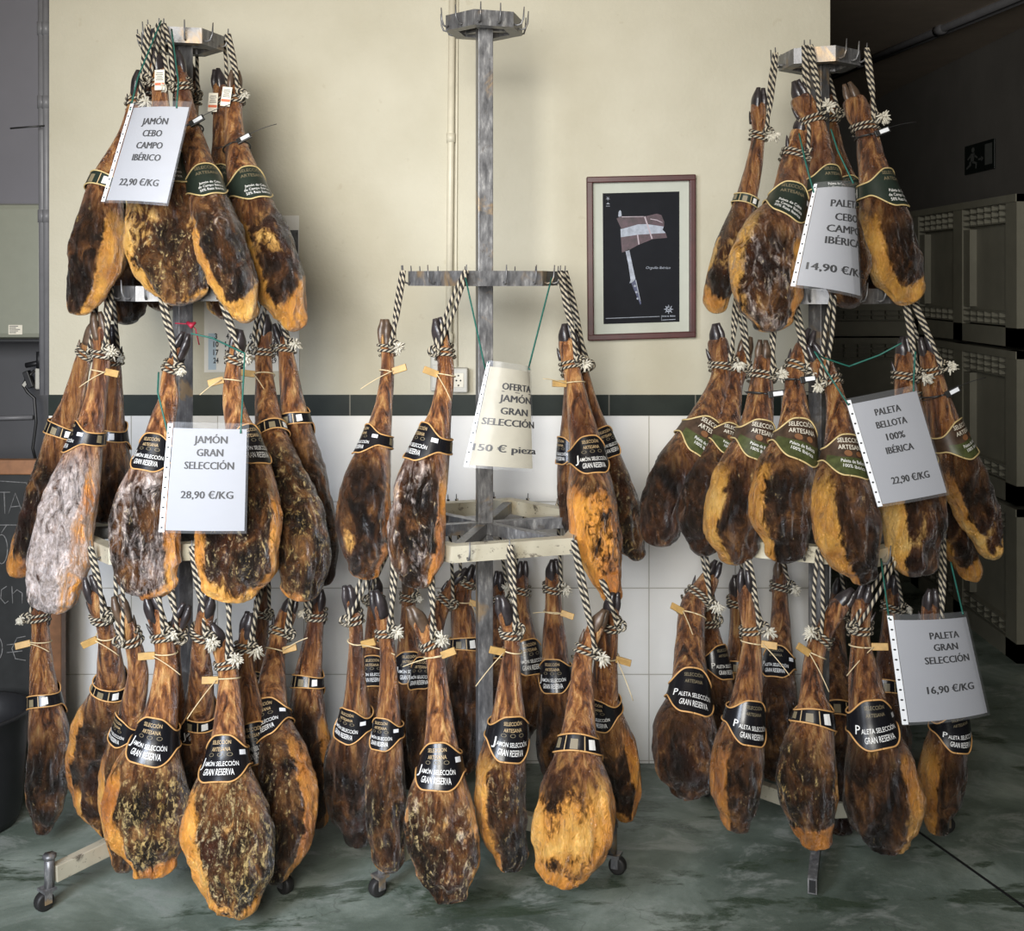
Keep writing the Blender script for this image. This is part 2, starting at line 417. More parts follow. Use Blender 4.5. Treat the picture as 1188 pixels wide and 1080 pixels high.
struct('wall_end', MB().box((.985, 10.0, 0), (3.05, 10.1, 3.0)), M['corridor'])
struct('wall_corridor', MB().box((.885, WB+.22, 0), (.985, 10.1, 3.0)), M['corridor'])
fw = MB(); fw.box((.95, -1.0, 0), (3.05, -.85, 3.0)); fw.box((-2.6, -1.0, 2.92), (.95, -.85, 3.0))
struct('wall_light_block', fw, M['corridor'])  # unseen wall, added to keep outside light off the corridor
# groove in the floor, running into the corridor
gp, gq = PX(1078, 974, 1317*1.5/(974-323)), PX(1192, 1055, 1317*1.5/(1055-323))
gd = (gq-gp).normalized()
struct('trim_3', MB().bar((gp-gd*2.0).xy.to_3d()+Vector((0, 0, .0006)), (gq+gd*.8).xy.to_3d()+Vector((0, 0, .0006)), .008, .0012), M['bin_dark'])

# cable pipe on the wall, with couplings and clips
D = WB-.012
e = empty('cable_pipe', PX(522, 430, D), 'cream painted cable pipe running up the wall behind the middle rack', 'pipe')
p0, p1 = PX(520.5, 436, D), PX(525, -40, D)
MB().tube([p0, p1], .0105, 12).build('pipe', M['pipe'], e)
for yy in (160, 392):
    q = p0.lerp(p1, (436-yy)/476)
    MB().tube([q-Vector((0, 0, .014)), q+Vector((0, 0, .014))], .0135, 12).build('coupling', M['pipe'], e)
# thin second cable beside it
o = MB().tube([PX(530, 425, WB-.005), PX(529, 300, WB-.005), PX(530, 120, WB-.005), PX(531, -40, WB-.005)], .0035, 6).build('wall_cable', M['pipe'], None, PX(530, 425, WB-.005))
tag(o, 'thin cream cable beside the pipe on the upper wall', 'cable')
# sockets
e = empty('wall_socket', PX(533, 440, WB), 'grey square power socket on the wall beside the middle rack post', 'socket')
a, b = PX(523, 454, WB), PX(543, 426, WB)
MB().box((a.x, WB-.040, a.z), (b.x, WB, b.z), 0, .004).build('housing', M['socket'], e)
MB().box((lerp(a.x, b.x, .18), WB-.043, lerp(a.z, b.z, .22)), (lerp(a.x, b.x, .78), WB-.0405, lerp(a.z, b.z, .80)), 0, .001).build('socket_plate', M['tag_card'], e)
hb = MB()
for (u, v) in ((.36, .5), (.6, .5), (.48, .3), (.48, .7)):
    c = Vector((lerp(a.x, b.x, u), WB-.0435, lerp(a.z, b.z, v))); hb.tube([c, c+Vector((0, .002, 0))], .0028, 8)
hb.build('pin_hole', M['bin_dark'], e)
e = empty('junction_box', PX(505, 440, WB), 'tall grey junction box on the wall, left of the square socket', 'box')
a, b = PX(500, 453, WB), PX(511, 402, WB)
MB().box((a.x, WB-.035, a.z), (b.x, WB, b.z), 0, .006).build('housing', M['socket'], e)
MB().box((a.x+.005, WB-.038, a.z+.01), (b.x-.005, WB-.0355, lerp(a.z, b.z, .6)), 0, .002).build('cover', M['socket'], e)

# framed poster
D = WB-.004
e = empty('framed_poster', PX(743, 395, WB), 'framed black poster of a flag on the cream wall', 'picture')
TL, TR, BL, BR = PX(680, 206, D), PX(806, 203, D), PX(681.5, 395, D), PX(806, 391, D)
def quadpt(u, v, dy=0): return TL.lerp(TR, u).lerp(BL.lerp(BR, u), v)+Vector((0, -dy, 0))
fm = MB(); fu, fv = .056, .037
for (p, q, wd) in ((quadpt(0, fv/2), quadpt(1, fv/2), fv*.51), (quadpt(0, 1-fv/2), quadpt(1, 1-fv/2), fv*.51)):
    fm.bar(p+Vector((0, -.012, 0)), q+Vector((0, -.012, 0)), .028, wd, Vector((0, 0, 1)), 0, .003)
for (p, q, wd) in ((quadpt(fu/2, fv*.8), quadpt(fu/2, 1-fv*.8), fu*.335), (quadpt(1-fu/2, fv*.8), quadpt(1-fu/2, 1-fv*.8), fu*.335)):
    fm.bar(p+Vector((0, -.0115, 0)), q+Vector((0, -.0115, 0)), wd, .027, Vector((0, 1, 0)), 0, .003)
fm.build('frame', M['mahogany'], e)
def sheet(name, u0, u1, v0, v1, dy, mat, par, th=.0015):
    mb = MB(); c = [quadpt(u, v, dy) for u, v in ((u0, v0), (u1, v0), (u1, v1), (u0, v1))]; d = Vector((0, th, 0))
    mb.add(c+[x+d for x in c], [(0, 3, 2, 1), (4, 5, 6, 7), (0, 1, 5, 4), (1, 2, 6, 5), (2, 3, 7, 6), (3, 0, 4, 7)])
    return mb.build(name, mat, par)
sheet('mount_board', .04, .96, .025, .975, .004, M['mat_board'], e)
sheet('poster_print', .15, .855, .10, .902, .006, M['poster'], e)
def pp(x, y, dy=.0068):                       # poster px (crop 660x1080 of 110x180 px) -> wall
    return PX(690+x/6, 210+y/6, D)+Vector((0, -dy, 0))
fl = MB()
def poly(mb, pts, mi, dy=.0068): mb.add([pp(x, y, dy) for x, y in pts], [list(range(len(pts)))[::-1]], mi)
poly(fl, [(150, 262), (180, 246), (250, 254), (345, 248), (395, 236), (432, 228), (462, 238), (482, 285), (480, 318), (360, 300), (300, 302), (185, 335)], 0)
poly(fl, [(178, 335), (300, 302), (360, 298), (478, 318), (470, 340), (492, 362), (398, 368), (300, 374), (180, 392)], 1)
poly(fl, [(180, 392), (300, 374), (398, 368), (492, 362), (502, 396), (400, 405), (300, 446), (235, 482), (188, 498)], 0)
poly(fl, [(340, 246), (350, 246), (402, 402), (392, 404)], 2, .0072)
poly(fl, [(292, 376), (300, 374), (310, 440), (302, 444)], 2, .0072)
poly(fl, [(385, 262), (432, 270), (468, 288), (470, 293), (430, 276), (385, 268)], 2, .0072)
poly(fl, [(185, 248), (345, 246), (345, 250), (185, 253)], 2, .0072)
fl.build('flag_print', [M['flag_meat'], M['flag_fat'], M['flag_line']], e)
kn = MB()
poly(kn, [(162, 248), (165, 215), (175, 203), (183, 212), (186, 250)], 0)
kn.build('knife_tip_print', M['flag_fat'], e); kn = MB()
poly(kn, [(212, 488), (238, 476), (258, 570), (282, 682), (262, 705), (240, 712), (248, 690), (232, 580)], 0)
poly(kn, [(252, 710), (284, 684), (322, 850), (316, 862)], 1)
poly(kn, [(280, 690), (286, 686), (318, 836), (314, 836)], 0, .0072)
for (x, y, r) in ((278, 730, 8), (288, 773, 8), (296, 818, 7)):
    poly(kn, [(x+r*cos(k*pi/5), y+r*sin(k*pi/5)) for k in range(10)], 0, .0072)
kn.build('knife_print', [M['flag_fat'], M['knife_blue']], e)
def pt_line(txt, x, y, wd, h, shear=0):
    lt = MB(); add_text(lt, txt, lambda u, v: pp(x+u*wd, y-v*h), 0, shear); lt.build('lettering', M['flag_fat'], e)
pt_line('Orgullo Ibérico', 440, 612, 170, 19, .35)
for x0, x1, y, h in ((466, 500, 945, 10), (504, 518, 945, 10), (522, 562, 944, 10), (78, 106, 178, 5)):
    lt = MB(); x = x0; k = 0
    while x < x1-3:
        wd = (5, 7, 4, 6)[k % 4]; lt.add([pp(x, y), pp(x+wd-2, y), pp(x+wd-2, y-h*(1, .7, .85)[k % 3]), pp(x, y-h)], [(0, 1, 2, 3)]); x += wd; k += 1
    lt.build('small_print', M['flag_fat'], e)
for q in ([(75, 954), (450, 940), (450, 944), (75, 958)], [(462, 934), (464, 934), (464, 972), (462, 972)], [(468, 965), (560, 960), (560, 964), (468, 969)]):
    lt = MB(); poly(lt, q, 0); lt.build('printed_line', M['flag_fat'], e)
em = MB()
for k in range(5):                              # small star emblem
    t = k*2*pi/5+.3; poly(em, [(90+16*cos(t), 123+18*sin(t)), (90+5*cos(t+.7), 123+6*sin(t+.7)), (90, 123), (90+5*cos(t-.3), 123+6*sin(t-.3))], 0)
poly(em, [(78, 162), (90, 150), (104, 162)], 0)
for k in range(8):                              # sun emblem
    t = k*pi/4; c, s = cos(t), sin(t)
    poly(em, [(512+c*22-s*4, 892+s*22+c*4), (512+c*34, 892+s*34), (512+c*22+s*4, 892+s*22-c*4)], 0)
for k in range(16):
    t, t2 = k*pi/8, (k+1)*pi/8
    if k in (13, 14): continue
    poly(em, [(512+13*cos(t), 892+13*sin(t)), (512+20*cos(t), 892+20*sin(t)), (512+20*cos(t2), 892+20*sin(t2)), (512+13*cos(t2), 892+13*sin(t2))], 0)
poly(em, [(502, 890), (507, 886), (513, 895), (528, 876), (532, 880), (514, 904)], 0)
em.build('emblem', M['flag_fat'], e)

# wall calendar
D = WB-.003
e = empty('wall_calendar', PX(292, 440, WB), 'wall calendar with dark photograph hanging behind the left rack', 'calendar')
TL, TR, BL, BR = PX(237, 250, D), PX(347, 250, D), PX(237, 432, D), PX(347, 430, D)
sheet('backing_card', 0, 1, 0, 1, .001, M['cal_card'], e, .003)
def cq(x, y): return ((x-237)/110, (y-250)/181)
def csheet(name, x0, y0, x1, y1, dy, m): 
    u0, v0 = cq(x0, y0); u1, v1 = cq(x1, y1); return sheet(name, u0, u1, v0, v1, dy, m, e, .001)
csheet('photograph', 242, 267, 346, 343, .0022, M['cal_photo'])
csheet('red_print', 330, 325, 346, 343, .003, M['tag_red'])
csheet('month_page', 239, 345, 345, 430, .003, M['cal_card'])
csheet('week_strip', 242, 386, 251, 428, .004, M['cal_blue'])
nm = MB()
for d in range(1, 31):
    c = (d+4) % 7; r = (d+4)//7
    x = 251+c*13.4; y = 389+9.4*r-9
    if y > 428: continue
    wd = 3.2 if d < 10 else 6.2
    add_text(nm, str(d), lambda u, v: PX(x+u*wd, y+3.5-v*6.5, D)+Vector((0, -.0048, 0)), 0, 0, .03)
add_text(nm, 'LO', lambda u, v: PX(249+u*8, 352-v*7, D)+Vector((0, -.0048, 0)), 0)
nm.build('lettering', M['ink_black'], e)

# left recess: heater, pipes, control box
D = 3.72
e = empty('wall_heater', PX(20, 393, 3.95), 'off-white enamel water heater on the wall at the upper left', 'heater')
a, b = PX(-60, 393, D), PX(51, 236, D)
MB().box((a.x, D, a.z), (b.x, 3.95, b.z), 0, .018).build('casing', M['enamel'], e)
MB().box((a.x+.01, D+.01, a.z-.012), (b.x-.004, 3.94, a.z-.001), 0, .002).build('base_edge', M['bin_dark'], e)
c = PX(10, 388, D); d = PX(26, 377, D)
MB().box((c.x, D-.0012, c.z), (d.x, D-.0002, d.z)).build('rating_sticker', M['tag_card'], e)
st = MB()
for k in range(5):
    z = lerp(c.z, d.z, .15+.17*k); st.box((c.x+.003, D-.0016, z), (lerp(c.x, d.x, .55+.3*((k*7) % 3)/2), D-.0013, z+.0025))
st.build('sticker_print', M['ink_grey'], e)
for i, (x, dd, r, nm_, lb) in enumerate(((49.0, 3.60, .0125, 'riser_pipe', 'grey riser pipe along the wall edge at the upper left, nearest the heater'), (54.0, 3.56, .011, 'riser_pipe', 'grey riser pipe along the wall edge at the upper left, nearest the cream wall'))):
    e = empty(nm_, PX(x, 440 if i == 0 else 458, dd), lb, 'pipe', 'riser pipes at the wall edge')
    p, q = PX(x+1.5, 458, dd), PX(x-.5, -60, dd)
    MB().tube([p, q], r, 12).build('pipe', M['grey_pipe'], e)
    for t in (.40, .655, .82):
        c = p.lerp(q, t); MB().tube([c-Vector((0, 0, .02)), c+Vector((0, 0, .02))], r+.003, 12).build('clip', M['grey_pipe'], e)
o = MB().tube([PX(12, 149, 3.55), PX(30, 147.5, 3.55), PX(52, 146, 3.55)], .003, 6).build('cable_tie', M['blackwire'], None, PX(52, 146, 3.55))
tag(o, 'black tie sticking out from the riser pipes at the upper left', 'tie')
D = 3.86
e = empty('control_box', PX(48, 450, 3.95), 'small grey control box with black valve on the wall below the heater', 'box')
a, b = PX(40, 452, D), PX(60, 427, D)
MB().box((a.x, D, a.z), (b.x, 3.95, b.z), 0, .006).build('housing', M['socket'], e)
v = MB(); v.obox(PX(34, 440, D), Vector((.009, 0, .004)), Vector((0, .015, 0)), Vector((-.010, 0, .028)), 0, .003)
v.tube([PX(46, 427, D), PX(46, 408, D)], .012, 8); v.tube([PX(30, 424, D), PX(50, 420, D)], .009, 8)
v.build('valve', M['bin_dark'], e)
MB().tube([PX(40, 430, D), PX(30, 440, D), PX(27, 447, D), PX(32, 455, D), PX(40, 462, D), PX(42, 490, D), PX(38, 520, D), PX(43, 540, D)], .005, 6).build('cable', M['blackwire'], e)
MB().obox(PX(31, 443, D-.004), Vector((.011, 0, .014)), Vector((0, .003, 0)), Vector((-.004, 0, .004)), 0, 0).build('lever', M['socket'], e)
o = MB().tube([PX(-30, 486, 3.93), PX(38, 484, 3.93)], .008, 8).build('gas_pipe', M['grey_pipe'], None, PX(20, 485, 3.93))
tag(o, 'thin grey pipe crossing the wall above the blackboard', 'pipe')

# standing blackboard
D = 3.36
e = empty('standing_blackboard', Vector((PX(0, 0, D).x, D, 0)), 'wood-framed standing blackboard with chalk writing at the left edge', 'blackboard')
def bp(x, y, dy=0): return PX(x, y, D)+Vector((0, -dy, 0))
a, b = bp(-190, 826), bp(60, 545)
MB().box((a.x, D, a.z), (b.x, D+.012, b.z)).build('slate', M['board'], e)
for (y0, y1, nm_) in ((533, 550, 'top_rail'), (821, 839, 'bottom_rail')):
    p, q = bp(-200, y1), bp(56, y0)
    MB().box((p.x, D-.012, p.z), (q.x, D+.022, q.z), 0, .003).build(nm_, M['oak'], e)
for x0, x1 in ((-206, -190), (56, 73)):
    p, q = bp(x0, 900), bp(x1, 533)
    MB().box((p.x, D-.014, 0.0), (q.x, D+.024, q.z), 0, .003).build('stile', M['oak'], e)
ck = MB()
def chalk(pts): ck.tube([bp(x, y, .0008) for x, y in pts], .0016, 5)
def chalk_text(txt, x, y, wd, h): add_text(ck, txt, lambda u, v: bp(x+u*wd, y-v*h, .001), 0)
chalk([(0, 558), (31, 560)]); chalk([(31, 560), (34, 575), (33, 592)]); chalk([(0, 609), (20, 609)])
chalk([(-2, 571), (12, 571)]); chalk([(5, 571), (6, 596)])
chalk([(10, 596), (18, 572), (26, 594)]); chalk([(13, 588), (23, 587)])
chalk([(2+7*cos(t*pi/8), 637+17*sin(t*pi/8)) for t in range(17)]); chalk([(2, 618), (8, 609)])
chalk([(8, 680), (2, 684), (1, 694), (6, 700), (10, 697)]); chalk([(14, 680), (15, 700)]); chalk([(14, 690), (20, 684), (26, 688), (26, 700)])
chalk([(30, 738), (20, 740), (14, 752), (18, 764), (30, 766)]); chalk([(8, 748), (26, 746)]); chalk([(8, 757), (26, 755)])
chalk([(-4+7*cos(t*pi/8), 752+14*sin(t*pi/8)) for t in range(17)])
ck.build('chalk_writing', M['chalk'], e)
# dark tub behind it on the floor
c = Vector((PX(-32, 0, 3.12).x, 3.12, 0)); tb = MB()
prof = [(.0, .004), (.115, .004), (.125, .03), (.14, .24), (.146, .30), (.152, .305), (.150, .312), (.140, .312), (.134, .24), (.118, .035), (0, .03)]
rows = [[c+Vector((r*cos(2*pi*k/32)+.0, r*sin(2*pi*k/32), z)) for k in range(32)] for r, z in prof]
tb.loft(rows, 0, False)
o = tb.build('plastic_tub', M['bin_dark'], None, c); tag(o, 'dark round tub on the floor below the blackboard', 'tub')

# corridor on the right: exit sign, conduit, crates
X = 3.04
e = empty('exit_sign', Vector((X, 7.1, 2.22)), 'dim running-man exit sign on the corridor wall', 'sign')
def sp_(yw, z, dx): return Vector((X-dx, yw, z))
D0, D1 = X*1317/(1120.5-594), X*1317/(1155-594)
zc = 1.5+146/1317*7.1; hh = .095
MB().box((X-.008, D1, zc-hh), (X, D0, zc+hh), 0, .002).build('panel', M['sign_green'], e)
pm = MB()
def es(u, v): return sp_(lerp(D0, D1, u), zc-hh+2*hh*v, .0092)
def epoly(pts): pm.add([es(u, v) for u, v in pts], [list(range(len(pts)))])
epoly([(.70, .18), (.94, .18), (.94, .88), (.70, .88)])
epoly([(.30+.055*cos(k*pi/5), .80+.09*sin(k*pi/5)) for k in range(10)])
epoly([(.22, .68), (.36, .70), (.33, .42), (.22, .40)])
epoly([(.22, .66), (.10, .52), (.13, .48), (.24, .58)]); epoly([(.34, .66), (.46, .52), (.44, .48), (.32, .58)])
epoly([(.31, .42), (.44, .34), (.42, .14), (.38, .14), (.39, .30), (.26, .36)]); epoly([(.22, .42), (.24, .28), (.08, .16), (.06, .22), (.17, .32), (.18, .42)])
epoly([(.48, .46), (.60, .46), (.60, .40), (.48, .40)]); epoly([(.58, .52), (.66, .43), (.58, .34)])
pm.build('running_figure', M['sign_white'], e)
p, q = PX(1235, -26, 1317*1.48/349), PX(958, 90, 1317*1.48/233)
e = empty('ceiling_conduit', (p+q)/2, 'dark conduit running across the corridor ceiling', 'conduit')
MB().tube([p, q], .022, 10).build('pipe', M['grey_pipe'], e)
MB().tube([p+Vector((.07, .1, .0)), q+Vector((.05, .1, 0))], .012, 8).build('thin_pipe', M['grey_pipe'], e)
for t in (.42, .8):
    c = p.lerp(q, t); d = (q-p).normalized(); MB().tube([c-d*.04, c+d*.04], .032, 10).build('coupling', M['grey_pipe'], e)

def vented_side(mb, o, ux, uz, nrm, Lx, H):
    """one side of a vented pallet box: ribs, recessed panels and two rows of slots"""
    def bx(x0, x1, z0, z1, d0, d1):
        c = o+ux*(x0+x1)/2+uz*(z0+z1)/2+nrm*(d0+d1)/2
        mb.obox(c, ux*(x1-x0)/2, nrm*(d1-d0)/2, uz*(z1-z0)/2)
    bx(0, Lx, 0, .075, 0, .035); bx(0, Lx, H-.03, H, 0, .04)
    for x in (0, Lx/2-.05, Lx-.10): bx(x, x+.10, 0, H, 0, .035)
    for side in (.10, Lx/2+.05):
        wdt = Lx/2-.15
        bx(side, side+.07, .15, H-.12, 0, .03)
        for z0, rows in ((.085, 2), (H-.105, 3)):
            for r in range(rows+1): bx(side, side+wdt, z0+r*.025-.003, z0+r*.025+.003, 0, .03)
            for k in range(7): bx(side+k*wdt/6-.004, side+k*wdt/6+.004, z0, z0+rows*.025, 0, .03)
def pallet_box(name, x0, y0, z0, sx, sy, H, label, group):
    e = empty(name, (x0+sx/2, y0+sy/2, z0), label, 'crate', group)
    mb = MB(); t = .03
    mb.box((x0, y0, z0+.05), (x0+t, y0+sy, z0+H)); mb.box((x0+sx-t, y0, z0+.05), (x0+sx, y0+sy, z0+H))
    mb.box((x0, y0, z0+.05), (x0+sx, y0+t, z0+H)); mb.box((x0, y0+sy-t, z0+.05), (x0+sx, y0+sy, z0+H))
    mb.box((x0, y0, z0+.05), (x0+sx, y0+sy, z0+.09))
    mb.build('box_wall', M['crate'], e)
    s1 = MB(); vented_side(s1, Vector((x0, y0+sy, z0)), Vector((0, -1, 0)), Vector((0, 0, 1)), Vector((-1, 0, 0)), sy, H); s1.build('vented_side', M['crate'], e)
    s2 = MB(); vented_side(s2, Vector((x0, y0, z0)), Vector((1, 0, 0)), Vector((0, 0, 1)), Vector((0, -1, 0)), sx, H); s2.build('vented_side', M['crate'], e)
    for k in range(3):
        MB().box((x0+.02, y0+.02+k*(sy-.14)/2, z0), (x0+sx-.02, y0+.12+k*(sy-.14)/2, z0+.05)).build('runner', M['crate'], e)
names = ('bottom', 'middle', 'top')
for k in range(3):
    pallet_box('pallet_crate', 2.0, 4.42, k*.615, 1.0, 1.17, .60, 'grey vented plastic crate by the corridor wall, %s one of the nearer stack' % names[k], 'crates stacked in the corridor')
for k in range(3):
    pallet_box('pallet_crate', 1.03, 5.95, k*.60, 1.17, 1.0, .59, 'grey vented plastic crate deep in the corridor behind the right rack, %s of its stack' % names[k], 'crates stacked in the corridor')
# ------------------------------------------------------------------ racks
RACK = {'L': dict(x=-.870, y=3.0, z=(2.125, 1.462, .838), off=-107, post=40, ztop=2.16),
        'C': dict(x=-.073, y=3.0, z=(2.168, 1.500, .843), off=-103, post=12, ztop=2.2),
        'R': dict(x=.811, y=3.0, z=(2.075, 1.455, .832), off=-82, post=42, ztop=2.1)}
RR = (.105, .205, .31); RHT = (.040, .038, .040)
def hexv(rk, t):
    r = RACK[rk]; return [Vector((r['x']+RR[t]*cos(radians(r['off']+60*k)), r['y']+RR[t]*sin(radians(r['off']+60*k)), r['z'][t])) for k in range(6)]
HOOKS = {('L', t): [] for t in range(3)}; HOOKS.update({(r, t): [] for r in 'CR' for t in range(3)})
def ring_point(rk, t, X, front):
    """point on the ring at world X, on its near (front<0) or far side, and the outward direction"""
    vs = hexv(rk, t); best = None
    lo = min(v.x for v in vs)+.006; hi = max(v.x for v in vs)-.006
    X = min(hi, max(lo, X))
    for k in range(6):
        a, b = vs[k], vs[(k+1) % 6]
        if (a.x-X)*(b.x-X) <= 0 and abs(a.x-b.x) > 1e-6:
            p = a.lerp(b, (X-a.x)/(b.x-a.x))
            if best is None or (p.y < best[0].y if front < 0 else p.y > best[0].y): best = (p, (a+b)/2)
    p, mid = best
    out = (mid-Vector((RACK[rk]['x'], RACK[rk]['y'], p.z))).normalized()
    return p, out

# ------------------------------------------------------------------ hams
class Spline:
    def __init__(s, xs, ys):
        s.x, s.y = xs, ys; n = len(xs); s.m = [0]*n
        h = [xs[i+1]-xs[i] for i in range(n-1)]; d = [(ys[i+1]-ys[i])/h[i] for i in range(n-1)]
        s.m[0] = d[0]; s.m[-1] = d[-1]
        for i in range(1, n-1):
            if d[i-1]*d[i] <= 0: s.m[i] = 0
            else:
                w1, w2 = 2*h[i]+h[i-1], h[i]+2*h[i-1]; s.m[i] = (w1+w2)/(w1/d[i-1]+w2/d[i])
    def __call__(s, t):
        x, y, m = s.x, s.y, s.m; n = len(x)
        i = 0
        while i < n-2 and t > x[i+1]: i += 1
        h = x[i+1]-x[i]; u = (t-x[i])/h
        if u < 0 or u > 1:
            k = 0 if u < 0 else n-1
            return y[k]+m[k]*(t-x[k])
        return (2*u**3-3*u*u+1)*y[i]+(u**3-2*u*u+u)*h*m[i]+(-2*u**3+3*u*u)*y[i+1]+(u**3-u*u)*h*m[i+1]
class Smooth(Spline):                            # Catmull-Rom slopes for the centre line
    def __init__(s, xs, ys):
        Spline.__init__(s, xs, ys); n = len(xs)
        for i in range(1, n-1): s.m[i] = (ys[i+1]-ys[i-1])/(xs[i+1]-xs[i-1])

def add_rope(mb, pts, r, twist=50.0, n=10):
    """twisted rope tube with UVs that wind its two colours round it"""
    if mb.uv is None: mb.uv = []
    pts = [Vector(p) for p in pts]; N = len(pts); rows = []; prev = None; Ls = [0]
    for i in range(1, N): Ls.append(Ls[-1]+(pts[i]-pts[i-1]).length)
    for i, p in enumerate(pts):
        t = (pts[min(i+1, N-1)]-pts[max(i-1, 0)]).normalized()
        if prev is None: u = t.orthogonal().normalized()
        else:
            u = prev-t*prev.dot(t); u = u.normalized() if u.length > 1e-8 else t.orthogonal().normalized()
        prev = u; v = t.cross(u)
        rows.append([p+(u*cos(2*pi*k/n)+v*sin(2*pi*k/n))*r for k in range(n)])
    base = len(mb.v); mb.v += [q for rw in rows for q in rw]
    for i in range(N-1):
        for k in range(n):
            k2 = (k+1) % n
            mb.f.append([base+i*n+k, base+i*n+k2, base+(i+1)*n+k2, base+(i+1)*n+k]); mb.mi.append(0); mb.sm.append(True)
            mb.uv.append([(k/n, Ls[i]*twist), ((k+1)/n, Ls[i]*twist), ((k+1)/n, Ls[i+1]*twist), (k/n, Ls[i+1]*twist)])

BAND = {
 'J': dict(band='black', edge='gold', lines=[('SELECCIÓN', .030, .044, .0090, 1), ('ARTESANA', .015, .042, .0090, 1), ('J', -.0195, .008, .022, 0, -.0385), ('AMÓN SELECCIÓN', -.0175, .069, .0105, 0, .002), ('GRAN RESERVA', -.037, .053, .0145, 0)], pigs=True),
 'P': dict(band='black', edge='gold', lines=[('SELECCIÓN', .030, .044, .0085, 2), ('ARTESANA', .015, .040, .0080, 2), ('P', -.0175, .010, .0185, 0, -.0385), ('ALETA SELECCIÓN', -.0175, .069, .0105, 0, .003), ('GRAN RESERVA', -.037, .053, .0135, 0)], pigs=False),
 'C': dict(band='green', edge='gold_pale', lines=[('SELECCIÓN', .033, .058, .0095, 2), ('ARTESANA', .017, .058, .0095, 2), ('Jamón de Cebo', -.015, .050, .0085, 0), ('de Campo Ibérico', -.027, .056, .0085, 0), ('50% Raza Ibérica', -.039, .052, .0085, 0)], pigs=False),
 'D': dict(band='green', edge='gold_pale', lines=[('SELECCIÓN', .033, .058, .0095, 2), ('ARTESANA', .017, .058, .0095, 2), ('Paleta de Cebo', -.015, .050, .0085, 0), ('de Campo Ibérica', -.027, .056, .0085, 0), ('50% Raza Ibérica', -.039, .052, .0085, 0)], pigs=False),
 'B': dict(band='brown', edge='gold_pale', lines=[('SELECCIÓN', .030, .062, .0115, 3), ('ARTESANA', .013, .060, .0115, 3), ('Paleta de Bellota', -.020, .050, .0085, 0), ('100% Ibérica', -.032, .042, .0085, 0)], pigs=False, acorn=True)}

